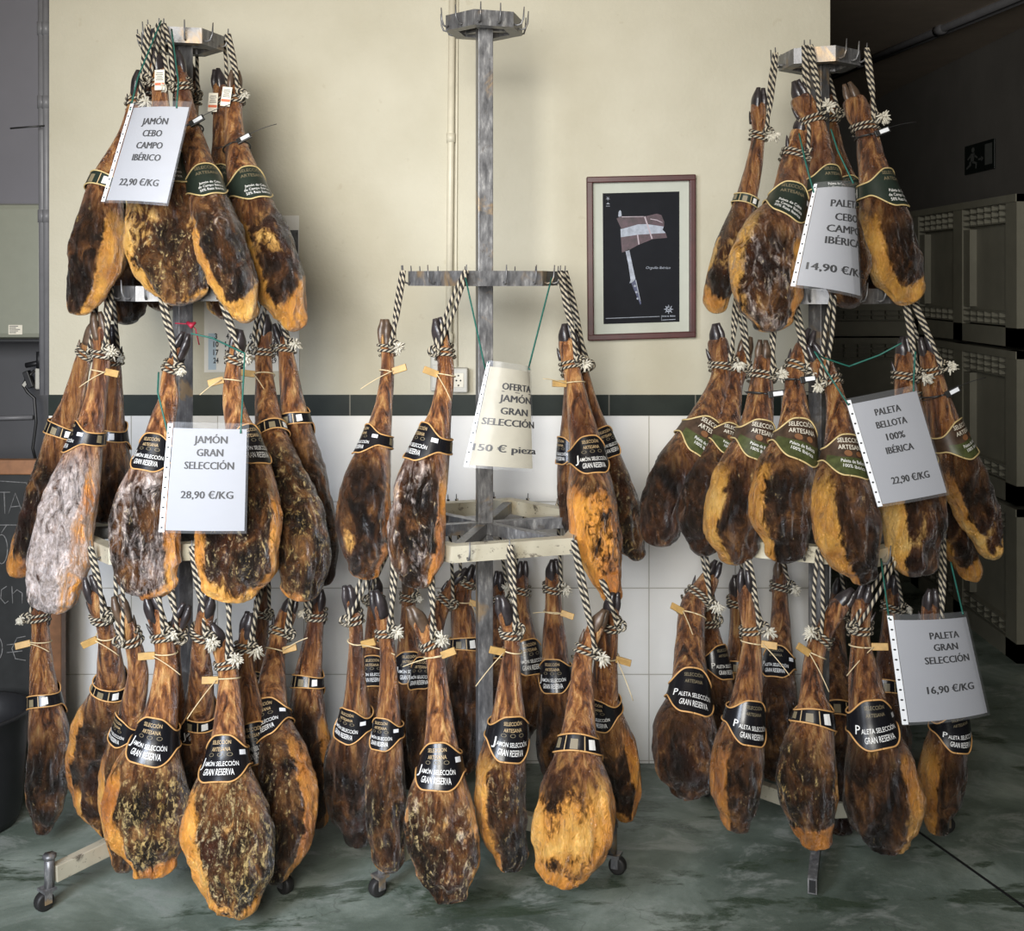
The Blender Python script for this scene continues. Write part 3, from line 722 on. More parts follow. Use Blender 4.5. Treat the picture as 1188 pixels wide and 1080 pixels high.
def make_ham(rk, tier, ropex, front, db, kind, th, fat, mould, pale_sheen, dark, tags, pts, label, zone, tie=1.5, dbm=None):
    rack = RACK[rk]
    hp, hout = ring_point(rk, tier, PX(ropex, 0, rack['y']-.5*RR[tier] if front < 0 else rack['y']+.5*RR[tier]).x, front)
    d_top = hp.y+hout.y*.03-rack['y']
    pts = [(p[0], p[1], p[2] if len(p) > 2 else None) for p in pts]
    n = len(pts)
    # arc length in px along the leg
    sp = [0]
    for i in range(1, n): sp.append(sp[-1]+sqrt((pts[i][0]-pts[i-1][0])**2+(pts[i][1]-pts[i-1][1])**2))
    Ltot = sp[-1]
    def depth(i): 
        t = sp[i]/Ltot; t = sst(0, 1, min(1, t*1.15)); return rack['y']+lerp(d_top, db, t)
    P3 = [PX(pts[i][0], pts[i][1], depth(i)) for i in range(n)]
    W3 = [(pts[i][2] if pts[i][2] else 14)/FPX*depth(i)/2 for i in range(n)]
    W3[0] = min(W3[1], .018)
    s = [0]
    for i in range(1, n): s.append(s[-1]+(P3[i]-P3[i-1]).length)
    L = s[-1]
    fx, fy, fz = (Smooth(s, [p[k] for p in P3]) for k in range(3))
    k_last = n-2
    wsp = Spline(s[:k_last+1], W3[:k_last+1]) if k_last >= 1 else None
    s_k, w_k = s[k_last], W3[k_last]
    slope = wsp.m[-1]
    # label sits at the marked station (width given there), widest body station
    imax = max(range(n-1), key=lambda i: W3[i]); s_max = s[imax]; a_max = W3[imax]
    ilab = min(range(2, n-2), key=lambda i: abs(sp[i]-label_at(pts, sp))); s_lab = s[ilab]
    dr = .60 if a_max > .085 else (.78 if a_max > .065 else 1.15)
    def A(t):
        if t <= s_k: return wsp(t)
        u = min(1, (t-s_k)/(L-s_k)); return max(.0005, w_k*sqrt(max(0, 1-u**2.3)))
    def B(t):
        a = A(t); k = lerp(.95, dr, sst(s_lab-.02, s_max, t)); return min(a*k, .078)
    def frame(t):
        e = .006; c = Vector((fx(t), fy(t), fz(t)))
        T = Vector((fx(t+e)-fx(t-e), fy(t+e)-fy(t-e), fz(t+e)-fz(t-e))).normalized()
        F = Vector((0, -1, 0)); F = (F-T*F.dot(T)).normalized(); return c, T, F, F.cross(T)
    def S(t, ph, off=0.0, fr=None):
        c, T, F, R = fr or frame(t); a, b = A(t)+off, B(t)+off
        return c+R*(a*sin(ph))+F*(b*cos(ph))
    seed = (hash_(label) % 997)*.37; rnd = random.Random(hash_(label))
    base = P3[-1].copy()
    root = empty('cured_ham', base, label, 'ham', zone)
    # ---- meat
    s0 = .040
    NS = 60
    ts = [s0-.007, s0-.004, s0]+[lerp(s0+.006, s_k, i/76) for i in range(76)]+[s_k+(L-s_k)*sin(pi/2*i/21)*.9995 for i in range(22)]
    rows = []; fatv = []; shv = []
    for t in ts:
        fr = frame(t); a = A(t); c, T, F, R = fr; row = []; tip = .45 if t < s0-.005 else .78 if t < s0-.001 else .94 if t < s0+.003 else 1.0
        bodym = sst(s_lab+.02, s_lab+.14, t); lab = 1-.9*(sst(s_lab-.075, s_lab-.05, t)*(1-sst(s_lab+.075, s_lab+.10, t)))
        for k in range(NS):
            ph = 2*pi*k/NS
            p = c.lerp(S(t, ph, 0, fr), tip)
            nrm = (R*sin(ph)*B(t)+F*cos(ph)*a).normalized()
            q = (p-base)
            q2 = Vector((q.x*1.0, q.y*1.0, q.z*.55))
            d1 = noise.noise(q2*11+Vector((seed, 0, 0)))
            d2 = noise.noise(Vector((q.x, q.y, q.z*.4))*34+Vector((0, seed, 0)))
            d3 = noise.noise(Vector((q.x, q.y, q.z*.5))*75+Vector((0, 0, seed)))
            rid2 = 1-abs(noise.noise(Vector((q.x+.012*d1, q.y, q.z*.30+.01*d2))*46+Vector((seed, 1, seed))))*2.4
            rid = 1-abs(noise.noise(Vector((q.x, q.y, q.z*.35))*22+Vector((seed, seed, 0))))*2.2
            d = a*(.13*d1*bodym+.05*d2*lab)+lab*bodym*(.010*rid+.0075*rid2-.0095+.0042*d3)+lab*(1-bodym)*(.0032*d2+.0012*d3)
            side = abs(sin(ph))
            d *= lerp(1, .48, side**3)*min(1, A(t)/.035)
            row.append(p+nrm*d)
            sd = sin(ph); fz_ = (t-s_lab)/(L-s_lab)
            fL, fR, fB, fA = fat; fb0 = lerp(1.0, .68, fB**1.4)
            f = max(min(1, fL*1.1)*sst(lerp(.88, .10, fL**1.6), lerp(1.1, .62, fL**1.6), -sd), min(1, fR*1.1)*sst(lerp(.88, .10, fR**1.6), lerp(1.1, .62, fR**1.6), sd), fB*1.15*sst(fb0, fb0+.17, fz_-.09*max(0, cos(ph))*(1-fB*.6)+.13*noise.noise(q*11+Vector((seed, 3, 0)))), fA)
            f = max(f, fB*.8*sst(.80, .98, fz_)*sst(.6, 1, abs(sd)))
            fatv.append(f*sst(.0, .12, t-s_lab-.01)); shv.append(1-sst(s_lab-.0, s_lab+.13, t+.03*d1*2))
        rows.append(row)
    mb = MB(); mb.loft(rows, 0, True)
    mo = mb.build('leg_meat', M['ham'], root, attrs={'fat': fatv, 'shank': shv})
    mo['mould'] = float(mould); mo['pale_sheen'] = float(pale_sheen); mo['dark'] = min(1, float(dark)+(.10 if rk == 'R' else -.08)); mo['yellow'] = {'J': .06, 'P': .22, 'B': .5, 'C': .45, 'D': .5}[kind]
    # ---- hoof: two claws and two dewclaws
    c, T, F, R = frame(.02)
    yaw = rnd.uniform(-.9, .9); Rh = R*cos(yaw)+F*sin(yaw); Fh = F*cos(yaw)-R*sin(yaw)
    hm = M['hoof'] if rnd.random() < .75 else M['hoof_brown']
    for sd in (-1, 1):
        rws = []
        for i in range(9):
            u = i/8; t = lerp(-.004, .066, u)
            ww = .0108*(.42+.58*sst(-.1, .42, u))*(1-.12*u); dd = .0185*(.34+.66*sst(0, .5, u))*(1-.15*u)
            cc = frame(max(t, 0.0))[0]+(T*t if t < 0 else Vector())+Rh*sd*(.0074+.0030*sin(u*pi))+Fh*(.006*(1-u)**2)
            rws.append([cc+Rh*ww*sin(2*pi*k/12)+Fh*dd*cos(2*pi*k/12) for k in range(12)])
        MB().loft(rws).build('hoof_claw', hm, root)
        t = .083; cc = frame(t)[0]; rws = []
        b0 = cc-Fh*(A(t)*.55)+Rh*sd*A(t)*.85
        for i in range(5):
            u = i/4; q = b0+(-T*.034+Rh*sd*.006-Fh*.004)*(u-.25); r = .0068*(1-u**2*.85)
            rws.append([q+Rh*r*.8*sin(2*pi*k/8)+Fh*r*cos(2*pi*k/8) for k in range(8)])
        MB().loft(rws).build('dewclaw', hm, root)
    # ---- rope: turns round the ankle, up to the hook
    st = lerp(s[int(tie)], s[int(tie)+1], tie % 1)
    rp = MB(); hel = []; turns = 2.6; ph0 = .9
    for i in range(int(turns*18)+1):
        a = ph0+2*pi*i/18; tt = st-.010+.0125*(a-ph0)/(2*pi)*1.05+.004*sin(a*1.0+seed)
        hel.append(S(tt, a, .0055))
    add_rope(rp, hel, .0039, 85, 8)
    side = 1 if rnd.random() < .72 else -1
    kp = S(st, side*.9, .010)
    top = hp+hout*.025+Vector((0, 0, .020))
    strands = 2 if front < 0 else 1
    HOOKS[(rk, tier)].append((hp, hout))
    for j in range(strands):
        o = (j-.5)*.0102 if strands == 2 else 0
        sg = []
        kk = kp if j == 0 or strands == 1 else S(st-.004, side*.45, .010)
        for i in range(17):
            u = i/16; q = kk.lerp(top+Vector((o*.5, 0, 0)), u)
            q += Vector((o*sin(pi*u)*1.1+.0015*noise.noise(Vector((u*4, j*5, seed))), -.02*sin(pi*u)**2*(1 if front < 0 else -.4)*0, 0))
            sg.append(q)
        add_rope(rp, sg, .0049, 54, 10)
    # overhand knot
    kn = []
    for i in range(22):
        a = 2*pi*i/21*1.5; kn.append(kp+R*(.012*cos(a))+T*(.011*sin(a))+F*(.006+.005*sin(a*2)))
    add_rope(rp, kn, .0043, 75, 8)
    ro = rp.build('rope', M['rope'], root)
    # frayed ends
    if 'f' in tags or rnd.random() < .3:
        fb = MB(); o0 = kp+F*.012+R*(side*.010)+T*rnd.uniform(-.004, .010); big = 1.0 if 'f' in tags else .6
        dirv = (R*side*rnd.uniform(.2, .8)+F*.5+T*rnd.uniform(-.3, .8)).normalized()
        for k in range(46):
            dv = (dirv*.75+Vector((rnd.gauss(0, .62), rnd.gauss(0, .62), rnd.gauss(0, .62)))).normalized()
            ln = rnd.uniform(.011, .024)*big; q1 = o0+dv*ln*.55; q2 = o0+dv*ln+Vector((rnd.uniform(-.003, .003), 0, -rnd.uniform(-.002, .007)))
            fb.tube([o0, q1, q2], [.0020, .0027, .0013], 5)
        fb.build('frayed_end', M['fray'], ro)
    # ---- printed sleeve round the shank
    spec = BAND[kind]; th0 = radians(th); rad = .5*(A(s_lab)+B(s_lab)); k = max(.62, min(1.05, rad/.046))
    def shield(ph):
        d = (ph-th0+pi) % (2*pi)-pi; return sst(1.45, .35, abs(d)) if abs(d) < 1.45 else 0.0
    def htop(ph): return k*(.020+.022*shield(ph)+.004*cos(2*(ph-th0)))
    def hbot(ph): return -k*(.016+.043*shield(ph)-.004*cos(2*(ph-th0)))
    def LS(ph, h, off): return S(s_lab-h, ph, off)
    def sst_ok(): pass
    NB = 96; bm_ = MB(); grid = []; mis = []
    for j in range(19):
        u = j/18; grid.append([LS(2*pi*i/NB, lerp(htop(2*pi*i/NB), hbot(2*pi*i/NB), u), .0052) for i in range(NB+1)])
    bm_.grid(grid, 0)
    if kind == 'B':
        for fi, f in enumerate(bm_.f):
            row, colm = fi//NB, fi % NB
            if row >= 10 and shield(2*pi*(colm+.5)/NB) > .15: bm_.mi[fi] = 1
    bo = bm_.build('printed_sleeve', [M[spec['band']], M['meadow']], root)
    for nm_, hf in (('top_edge', htop), ('bottom_edge', hbot)):
        MB().tube([LS(2*pi*i/NB, hf(2*pi*i/NB), .0058) for i in range(NB)]+[LS(0, hf(0), .0058)], .0020*max(.8, k), 6).build(nm_, M[spec['edge']], bo)
    cf = cos(th0) if True else 1
    lt = MB()
    if cf > -.75:
        for ln in spec['lines']:
            txt, h, wd, ht, mi = ln[:5]; ox = ln[5] if len(ln) > 5 else 0
            add_text(lt, txt, lambda u, v: LS(th0+(u*wd+ox)*k/rad, k*(h+v*ht-.0045), .0062), mi, 0, .004)
        if spec['pigs']:
            for px_ in (-.020, 0.0, .020):
                for q in range(10):
                    t0, t1 = q*pi/5, (q+1)*pi/5
                    lt.add([LS(th0+(px_+.0062*cos(t)*g)*k/rad, k*(.003+.0042*sin(t)*g), .0063) for t, g in ((t0, 1), (t1, 1), (t1, .78), (t0, .78))], [(0, 1, 2, 3)], 2)
        if spec.get('acorn'):
            for px_, rr in ((-.010, .0085), (.014, .007)):
                lt.add([LS(th0+(px_+rr*cos(q*pi/6))*k/rad, k*(-.001+rr*.9*sin(q*pi/6)), .0062) for q in range(12)], [list(range(12))], 4)
    if lt.v: lt.build('lettering', [M['ink_white'], M['ink_tan'], M['ink_dim'], M['tag_card'], M['oak']], bo)
    lt = MB()
    # small window squares and seam on the back of the sleeve
    for dph, mi, wd in ((pi-.95, 2, .014), (pi+.75, 0, .016), (pi-.1, 2, .016), (pi+.38, 1, .0022), (pi-.52, 1, .0022)):
        ph = th0+dph; hh = .011 if wd > .005 else .017
        lt.add([LS(ph+sx*wd*k/rad/2, k*(.002+sy*hh), .0063) for sx, sy in ((-1, 1), (0, 1), (1, 1), (1, -1), (0, -1), (-1, -1))], [(0, 1, 4, 5), (1, 2, 3, 4)], mi)
    lt.build('back_print', [M['ink_white'], M['ink_tan'], M['ink_dim'], M['tag_card'], M['oak']], bo)
    if 's' in tags:
        sm = MB(); ps = th0+(1.05 if th0 < .3 else -1.05); g = []
        for j in range(2): g.append([LS(ps+(-.5+i/4)*.016*k/rad, k*(.012-.011*j), .0070) for i in range(5)])
        sm.grid(g); so = sm.build('price_sticker', M['sticker'], bo)
    # ---- seals and tags
    tt = lerp(s[2], s[3], .25) if st < s[2] else lerp(s[2], s[3], .35)
    tt = min(tt, s_lab-.07); tt = max(tt, st+.03)
    if 'w' in tags or 'W' in tags:
        sdn = -1 if 'W' in tags else 1
        lp = [S(tt+.003*sin(a*2*pi/24), a*2*pi/24, .0035) for a in range(25)]
        c0 = S(tt, sdn*.85, .006); fr = frame(tt); Rr, Ff, Tt = fr[3], fr[2], fr[1]
        sb = MB().tube(lp, .0016, 6).build('seal_tie', M['string'], root)
        ax = (Rr*sdn*.9+Ff*.25-Tt*rnd.uniform(-.35, .35)).normalized(); up = ax.cross(Ff).normalized(); nn = up.cross(ax)
        MB().obox(c0+ax*.016, ax*.019, up*.0085, nn*.003, 0, .001).build('seal_tag', M['tag_wood'], sb)
        d2 = (ax*rnd.uniform(.4, 1)*(1 if rnd.random() < .5 else -1)+Ff*.2+Tt*rnd.uniform(-.3, .9)).normalized(); ln = rnd.uniform(.05, .10)
        q0 = c0+Ff*.006
        MB().tube([q0+d2*ln*i/6+Tt*(.012*(i/6)**2) for i in range(7)], .0012, 5).build('loose_end', M['string'], sb)
    if 't' in tags:
        fr = frame(st); Rr, Ff, Tt = fr[3], fr[2], fr[1]
        c0 = S(st+.012, -.35*side, .016); ux = (Rr*.98+Tt*.12).normalized()*.0125; uz = ux.cross(Ff).normalized()*.026
        tg = MB().obox(c0, ux, Ff*.0006, uz).build('card_tag', M['tag_card'], root)
        pr = MB(); pr.obox(c0+Ff*.001-uz*(-.42), ux*.92, Ff*.0002, uz*.13, 0)
        for q in range(5): pr.obox(c0+Ff*.001-uz*(.0+.17*q)*(1), ux*(.75-.12*(q % 3)), Ff*.0002, uz*.035, 1)
        pr.build('tag_print', [M['tag_red'], M['ink_grey']], tg)
    if 'k' in tags:
        c0 = S(tt, .5, .008); fr = frame(tt); Rr, Ff, Tt = fr[3], fr[2], fr[1]
        lp = [S(tt, a*2*pi/24, .004) for a in range(25)]
        sb = MB().tube(lp, .0022, 6).build('seal_tie', M['blackwire'], root)
        ax = (Rr-Tt*.25).normalized(); up = ax.cross(Ff).normalized()
        MB().obox(c0+ax*.012, ax*.020, up*.008, Ff*.003, 0, .001).build('seal_tag', M['blackwire'], sb)
        MB().obox(c0+ax*.016+Ff*.0036, ax*.012, up*.005, Ff*.0003).build('seal_sticker', M['sticker'], sb)
        for sg, ln in ((1, .085), (-1, .05)):
            MB().tube([c0+ax*sg*(.02+ln*i/6)+Tt*(.012*sg*(i/6)**2)-Tt*.004 for i in range(7)], .0010, 5).build('loose_end', M['blackwire'], sb)
    return root

def hash_(t):
    h = 5381
    for ch in t: h = (h*33+ord(ch)) & 0xffffffff
    return h
def label_at(pts, sp):
    """where the printed sleeve sits: the marked station (negative width marks it)"""
    return LABAT[0]
LABAT = [0]
def ham(rk, tier, ropex, front, db, kind, th, fat, mould, pale_sheen, dark, tags, lab, pts, label, tie=1.5):
    sp = [0]
    for i in range(1, len(pts)): sp.append(sp[-1]+sqrt((pts[i][0]-pts[i-1][0])**2+(pts[i][1]-pts[i-1][1])**2))
    LABAT[0] = sp[lab]
    tn = ('top', 'middle', 'bottom')[tier]; rn = {'L': 'left', 'C': 'middle', 'R': 'right'}[rk]
    return make_ham(rk, tier, ropex, front, db, kind, th, fat, mould, pale_sheen, dark, tags, pts, label, 'hams on the %s tier of the %s rack' % (tn, rn), tie)
# rack, tier, rope x, front(-1)/back(1), body depth from the post, sleeve kind, sleeve turn, fat (left, right, bottom, all), mould, pale sheen, dark, tags, sleeve station, outline (x, y, width), label
# ---- left rack, top tier
ham('L', 0, 188, -1, -.20, 'C', 150, (.1, .95, .7, .18), .3, .1, .25, 'f', 3, [(163, 84), (160, 108, 17), (150, 150, 20), (124, 215, 40), (118, 250, 52), (113, 290, 66), (103, 330, 52), (93, 355, 30), (92, 366)], 'dark-rimmed ham with yellow right side, leftmost at the top of the left rack', 1.2)
ham('L', 0, 192, -1, -.25, 'C', 20, (.55, .1, .6, .05), .55, .1, .1, 't', 3, [(180, 58), (183, 85, 18), (186, 112, 19), (190, 200, 62), (194, 250, 96), (196, 280, 102), (205, 315, 86), (214, 338, 56), (219, 353)], 'broad brown ham hanging half behind the 22,90 sign of the left rack', 1.3)
ham('L', 0, 197, -1, -.30, 'C', 35, (.8, .0, 1.0, .10), .35, .45, .05, 'k', 3, [(203, 62), (210, 95, 18), (216, 130, 22), (237, 218, 42), (247, 250, 50), (259, 290, 60), (274, 332, 52), (284, 360, 32), (287, 375)], 'grey-crusted ham with pale yellow tip, right of the top sign of the left rack', 1.1)
ham('L', 0, 258, -1, -.18, 'C', 40, (1.0, .0, 1.0, .12), .15, .0, .12, 'kt', 3, [(273, 84), (272, 112, 18), (272, 155, 24), (287, 222, 44), (298, 255, 54), (314, 300, 66), (328, 340, 56), (340, 368, 34), (345, 384)], 'ham with long golden fat streak, rightmost at the top of the left rack', 1.0)
ham('L', 0, 250, 1, -.05, 'C', -20, (.3, .3, .5, .0), .2, .1, .4, 't', 3, [(253, 82), (256, 110, 18), (258, 150, 22), (262, 215, 40), (262, 260, 58), (262, 300, 64), (264, 340, 50), (266, 372)], 'dark ham at the back of the left rack top, its cloven hoof facing forward', 1.2)
ham('L', 0, 172, 1, .10, 'C', 170, (.3, .3, .2, .0), .2, .0, .3, '', 3, [(175, 70), (176, 95, 17), (174, 140, 20), (160, 215, 38), (152, 265, 54), (147, 310, 56), (146, 350, 48), (146, 377)], 'dark ham behind the left rack, its round end showing beside the ropes', 1.3)
ham('L', 0, 222, 1, .16, 'C', 170, (.3, .3, .2, .0), .2, .0, .35, '', 3, [(222, 75), (222, 98, 17), (220, 140, 20), (208, 215, 38), (198, 260, 52), (192, 300, 54), (190, 335, 44), (190, 362)], 'reddish ham hanging farthest back on the left rack top, by the post', 1.3)
# ---- left rack, middle tier
ham('L', 1, 118, -1, -.06, 'J', 175, (.0, .1, .95, .0), .35, .0, .35, '', 4, [(112, 372), (106, 392, 16), (96, 420, 18), (84, 468, 26), (73, 498, 34), (62, 545, 40), (48, 595, 46), (36, 632, 42), (24, 655, 28), (16, 668)], 'narrow ham with yellow tip, leftmost on the middle tier of the left rack')
ham('L', 1, 145, -1, -.24, 'J', -70, (.15, .85, .6, .0), .4, .88, -0.3, 'fws', 4, [(112, 364), (116, 390, 17), (118, 418, 19), (110, 470, 26), (102, 508, 36), (88, 560, 56), (75, 610, 68), (68, 650, 72), (63, 685, 60), (58, 710)], 'pale lilac-frosted ham above the blackboard side of the left rack', 1.6)
ham('L', 1, 150, 1, .04, 'J', 150, (.2, .2, .1, .0), .1, .0, .25, '', 4, [(128, 378), (130, 400, 16), (131, 430, 20), (131, 470, 24), (131, 505, 30), (130, 540, 44), (127, 570, 50), (124, 592, 44), (122, 606)], 'smooth reddish ham right behind the lilac-frosted one')
ham('L', 1, 197, -1, -.30, 'J', -10, (.05, .7, .75, .0), .5, .70, -0.3, '', 5, [(216, 388), (207, 410, 15), (196, 436, 17), (196, 462, 23), (188, 492, 30), (182, 524, 40), (170, 580, 70), (167, 630, 84), (176, 665, 76), (184, 680, 50), (190, 692)], 'pale frosted ham with orange lower edge, left of the 28,90 sign')
ham('L', 1, 258, -1, -.30, 'J', 45, (.7, .55, .6, .0), .55, .35, -0.15, 'fW', 4, [(279, 384), (275, 405, 17), (270, 432, 19), (271, 470, 24), (283, 518, 42), (285, 560, 72), (280, 610, 100), (274, 650, 98), (268, 680, 68), (266, 698)], 'broad mouldy ham hanging behind the 28,90 sign', 1.3)
ham('L', 1, 293, -1, -.22, 'J', -150, (.3, .0, .65, .0), .6, .05, .2, 'W', 4, [(309, 366), (306, 392, 19), (306, 425, 20), (309, 465, 26), (314, 502, 36), (328, 555, 54), (344, 605, 66), (351, 645, 64), (350, 675, 50), (348, 697)], 'dark mould-flecked ham with orange lower rim, right of the 28,90 sign', 1.4)
ham('L', 1, 322, -1, -.06, 'J', 165, (.1, .2, .3, .0), .2, .0, .2, 'f', 4, [(322, 376), (329, 396, 16), (333, 420, 20), (337, 450, 25), (342, 488, 34), (354, 545, 44), (366, 595, 44), (373, 635, 38), (375, 662, 26), (375, 680)], 'slim reddish ham, rightmost on the middle tier of the left rack', 1.2)
# ---- left rack, bottom tier
ham('L', 2, 118, 1, -.02, 'J', 160, (.35, .25, .3, .1), .25, .0, .2, 'W', 4, [(44, 686), (45, 708, 18), (47, 735, 20), (48, 770, 26), (52, 812, 34), (57, 855, 46), (58, 895, 48), (54, 930, 40), (50, 955, 24), (47, 967)], 'narrow brown ham at the far left bottom, in front of the blackboard stile', 1.2)
ham('L', 2, 135, -1, -.10, 'J', 175, (.75, .0, .6, .0), .3, .1, .25, 'W', 4, [(102, 670), (111, 698, 18), (122, 728, 19), (127, 760, 27), (128, 795, 36), (114, 852, 62), (108, 890, 58), (116, 930, 50), (126, 955, 30), (132, 970)], 'dark ham with orange left rim, second from the left on the bottom tier', 1.5)
ham('L', 2, 160, -1, -.20, 'J', -40, (.8, .0, .5, .1), .4, .1, .1, '', 4, [(136, 692), (145, 720, 17), (155, 748, 19), (160, 785, 24), (150, 840, 32), (142, 890, 48), (144, 945, 52), (146, 985, 36), (143, 1010)], 'ham mostly hidden behind the large yellow-crusted one on the left rack', 1.6)
ham('L', 2, 190, -1, -.34, 'J', -5, (.8, .0, .75, .0), .7, .25, -0.3, 'W', 4, [(172, 692), (182, 720, 19), (191, 746, 22), (192, 790, 30), (183, 850, 46), (173, 895, 84), (170, 935, 103), (174, 970, 90), (178, 1000, 58), (180, 1017)], 'large yellow-crusted ham with bulging knuckle, lower left', 1.6)
ham('L', 2, 205, -1, -.14, 'J', 100, (.2, .2, .3, .0), .3, .1, .15, '', 4, [(217, 702), (208, 722, 18), (200, 744, 20), (198, 790, 26), (200, 840, 36), (202, 885, 56), (204, 930, 60), (204, 965, 44), (204, 985)], 'ham with glossy hoof leaning right, behind the yellow-crusted one', 1.4)
ham('L', 2, 236, -1, -.10, 'J', 170, (.1, .1, .2, .0), .3, .2, .15, 'f', 4, [(244, 690), (238, 715, 20), (233, 745, 20), (233, 785, 28), (231, 830, 38), (231, 875, 54), (233, 915, 58), (234, 955, 44), (234, 980)], 'brown ham hanging between the two largest at the lower left', 1.5)
ham('L', 2, 274, -1, -.40, 'J', -6, (.75, .05, .75, .0), .75, .3, -0.3, 'fWs', 4, [(246, 724), (256, 752, 20), (264, 776, 22), (266, 818, 30), (264, 876, 46), (262, 922, 84), (265, 968, 108), (271, 1005, 96), (270, 1042, 60), (266, 1062)], 'largest ham, mould-covered with orange left rim, lowest on the left rack', 1.6)
ham('L', 2, 300, -1, -.20, 'J', 20, (.1, .1, .2, .0), .5, .1, .2, 'f', 4, [(291, 712), (286, 738, 18), (283, 768, 22), (288, 812, 30), (293, 855, 42), (300, 900, 60), (304, 945, 62), (306, 985, 46), (306, 1008)], 'ham just right of and behind the largest one, upright glossy hoof', 1.3)
ham('L', 2, 320, -1, -.30, 'J', -10, (.0, .75, .6, .0), .5, .1, .15, 'ws', 4, [(340, 692), (331, 718, 22), (322, 745, 22), (316, 785, 30), (316, 836, 42), (330, 890, 62), (338, 935, 62), (332, 980, 54), (322, 1008, 34), (314, 1024)], 'ham with orange right edge beside the largest one, brown fetlock bent right', 1.5)
ham('L', 2, 352, -1, -.02, 'J', 170, (.0, .6, .4, .0), .3, .0, .2, '', 4, [(371, 684), (368, 708, 18), (364, 738, 22), (360, 765, 28), (357, 790, 33), (357, 845, 46), (362, 890, 48), (366, 925, 38), (369, 945, 24), (370, 960)], 'narrow ham with orange right edge, rightmost on the bottom of the left rack', 1.1)
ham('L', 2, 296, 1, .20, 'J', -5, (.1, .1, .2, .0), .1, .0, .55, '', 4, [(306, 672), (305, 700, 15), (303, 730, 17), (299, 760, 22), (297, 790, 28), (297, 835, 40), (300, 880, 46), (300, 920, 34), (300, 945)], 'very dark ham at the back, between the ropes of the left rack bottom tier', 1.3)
# ---- middle rack, middle tier
ham('C', 1, 470, -1, -.22, 'J', -65, (.0, .55, .6, .0), .25, .15, .15, 'fws', 4, [(448, 372), (448, 394, 15), (450, 420, 15), (446, 465, 20), (437, 512, 34), (427, 555, 54), (421, 600, 63), (424, 636, 56), (423, 658, 38), (421, 672)], 'dark-faced ham with orange right edge, leftmost on the middle rack', 1.3)
ham('C', 1, 540, -1, -.30, 'J', -55, (.15, .7, .6, .0), .4, .58, -0.25, 'Ws', 4, [(506, 371), (512, 393, 17), (517, 424, 19), (513, 468, 23), (502, 514, 42), (490, 560, 60), (484, 608, 66), (484, 648, 60), (484, 668, 40), (483, 682)], 'greyish frosted ham with orange rim beside the 150 euro sign', 1.4)
ham('C', 1, 640, -1, -.16, 'J', 15, (.98, .1, 1.0, .55), .35, .0, -0.1, 'fW', 4, [(655, 377), (658, 402, 20), (664, 434, 21), (672, 475, 28), (681, 528, 40), (687, 580, 56), (693, 625, 58), (703, 665, 38), (709, 687, 24), (712, 700)], 'smooth golden ham right of the 150 euro sign', 1.6)
ham('C', 1, 652, -1, .00, 'J', 30, (.55, .0, .5, .0), .55, .0, .2, '', 4, [(664, 384), (670, 410, 18), (676, 440, 19), (684, 475, 24), (696, 512, 32), (708, 555, 44), (720, 598, 50), (731, 628, 36), (738, 642, 22), (741, 650)], 'dark ham with yellow ridge right behind the smooth golden one')
ham('C', 1, 640, 1, .08, 'J', -60, (.0, .0, .2, .0), .2, .0, .5, '', 4, [(660, 388), (662, 412, 16), (663, 440, 17), (663, 480, 22), (662, 520, 28), (664, 565, 36), (668, 600, 38), (674, 630, 28), (678, 650)], 'dark ham peeping out on the left behind the smooth golden one')
# ---- middle rack, bottom tier
ham('C', 2, 455, -1, -.12, 'J', -30, (.0, .1, .4, .0), .2, .05, .45, 'ws', 4, [(404, 680), (409, 704, 15), (413, 732, 16), (413, 780, 21), (413, 832, 36), (404, 885, 54), (406, 925, 56), (416, 958, 38), (425, 979)], 'black-brown ham with white-tagged ankle, leftmost on the middle rack bottom', 1.4)
ham('C', 2, 470, -1, -.26, 'J', -25, (.3, .3, .4, .05), .5, .05, .1, 'fs', 4, [(436, 686), (442, 712, 16), (448, 740, 17), (451, 785, 21), (450, 846, 32), (447, 895, 44), (449, 945, 47), (451, 985, 38), (452, 1011)], 'slim crusty brown ham with dark hoof, second on the middle rack bottom', 1.7)
ham('C', 2, 510, -1, -.38, 'J', -8, (.4, .4, .4, .0), .6, .4, -0.3, 'fws', 5, [(478, 704), (490, 728, 18), (502, 752, 21), (508, 788, 23), (510, 835, 32), (512, 882, 46), (510, 925, 74), (513, 966, 86), (519, 1008, 74), (522, 1034, 44), (523, 1047)], 'mould-grey oval ham hanging lowest on the middle rack', 1.6)
ham('C', 2, 588, -1, -.30, 'J', 14, (.8, .0, .6, .1), .5, .1, .05, 'W', 4, [(582, 692), (588, 718, 18), (594, 742, 19), (591, 792, 28), (589, 846, 44), (580, 905, 60), (583, 950, 58), (592, 985, 40), (599, 1008)], 'ham with smooth orange left side, under the rope at the middle rack post', 1.5)
ham('C', 2, 660, -1, -.38, 'J', 170, (.5, .8, .8, .42), .3, .0, -0.15, 'fs', 4, [(700, 708), (688, 735, 20), (677, 764, 22), (674, 810, 30), (671, 864, 46), (669, 915, 84), (667, 955, 96), (658, 990, 84), (648, 1012, 56), (643, 1025)], 'broad golden ham with V seam, lower right on the middle rack', 1.6)
ham('C', 2, 668, -1, -.10, 'J', -40, (.0, .85, .7, .2), .2, .0, .1, 'w', 4, [(712, 688), (708, 712, 20), (704, 750, 25), (702, 785, 30), (702, 818, 34), (715, 870, 46), (724, 912, 38), (725, 935, 26), (722, 953)], 'orange-edged ham close behind the broad golden one', 1.2)
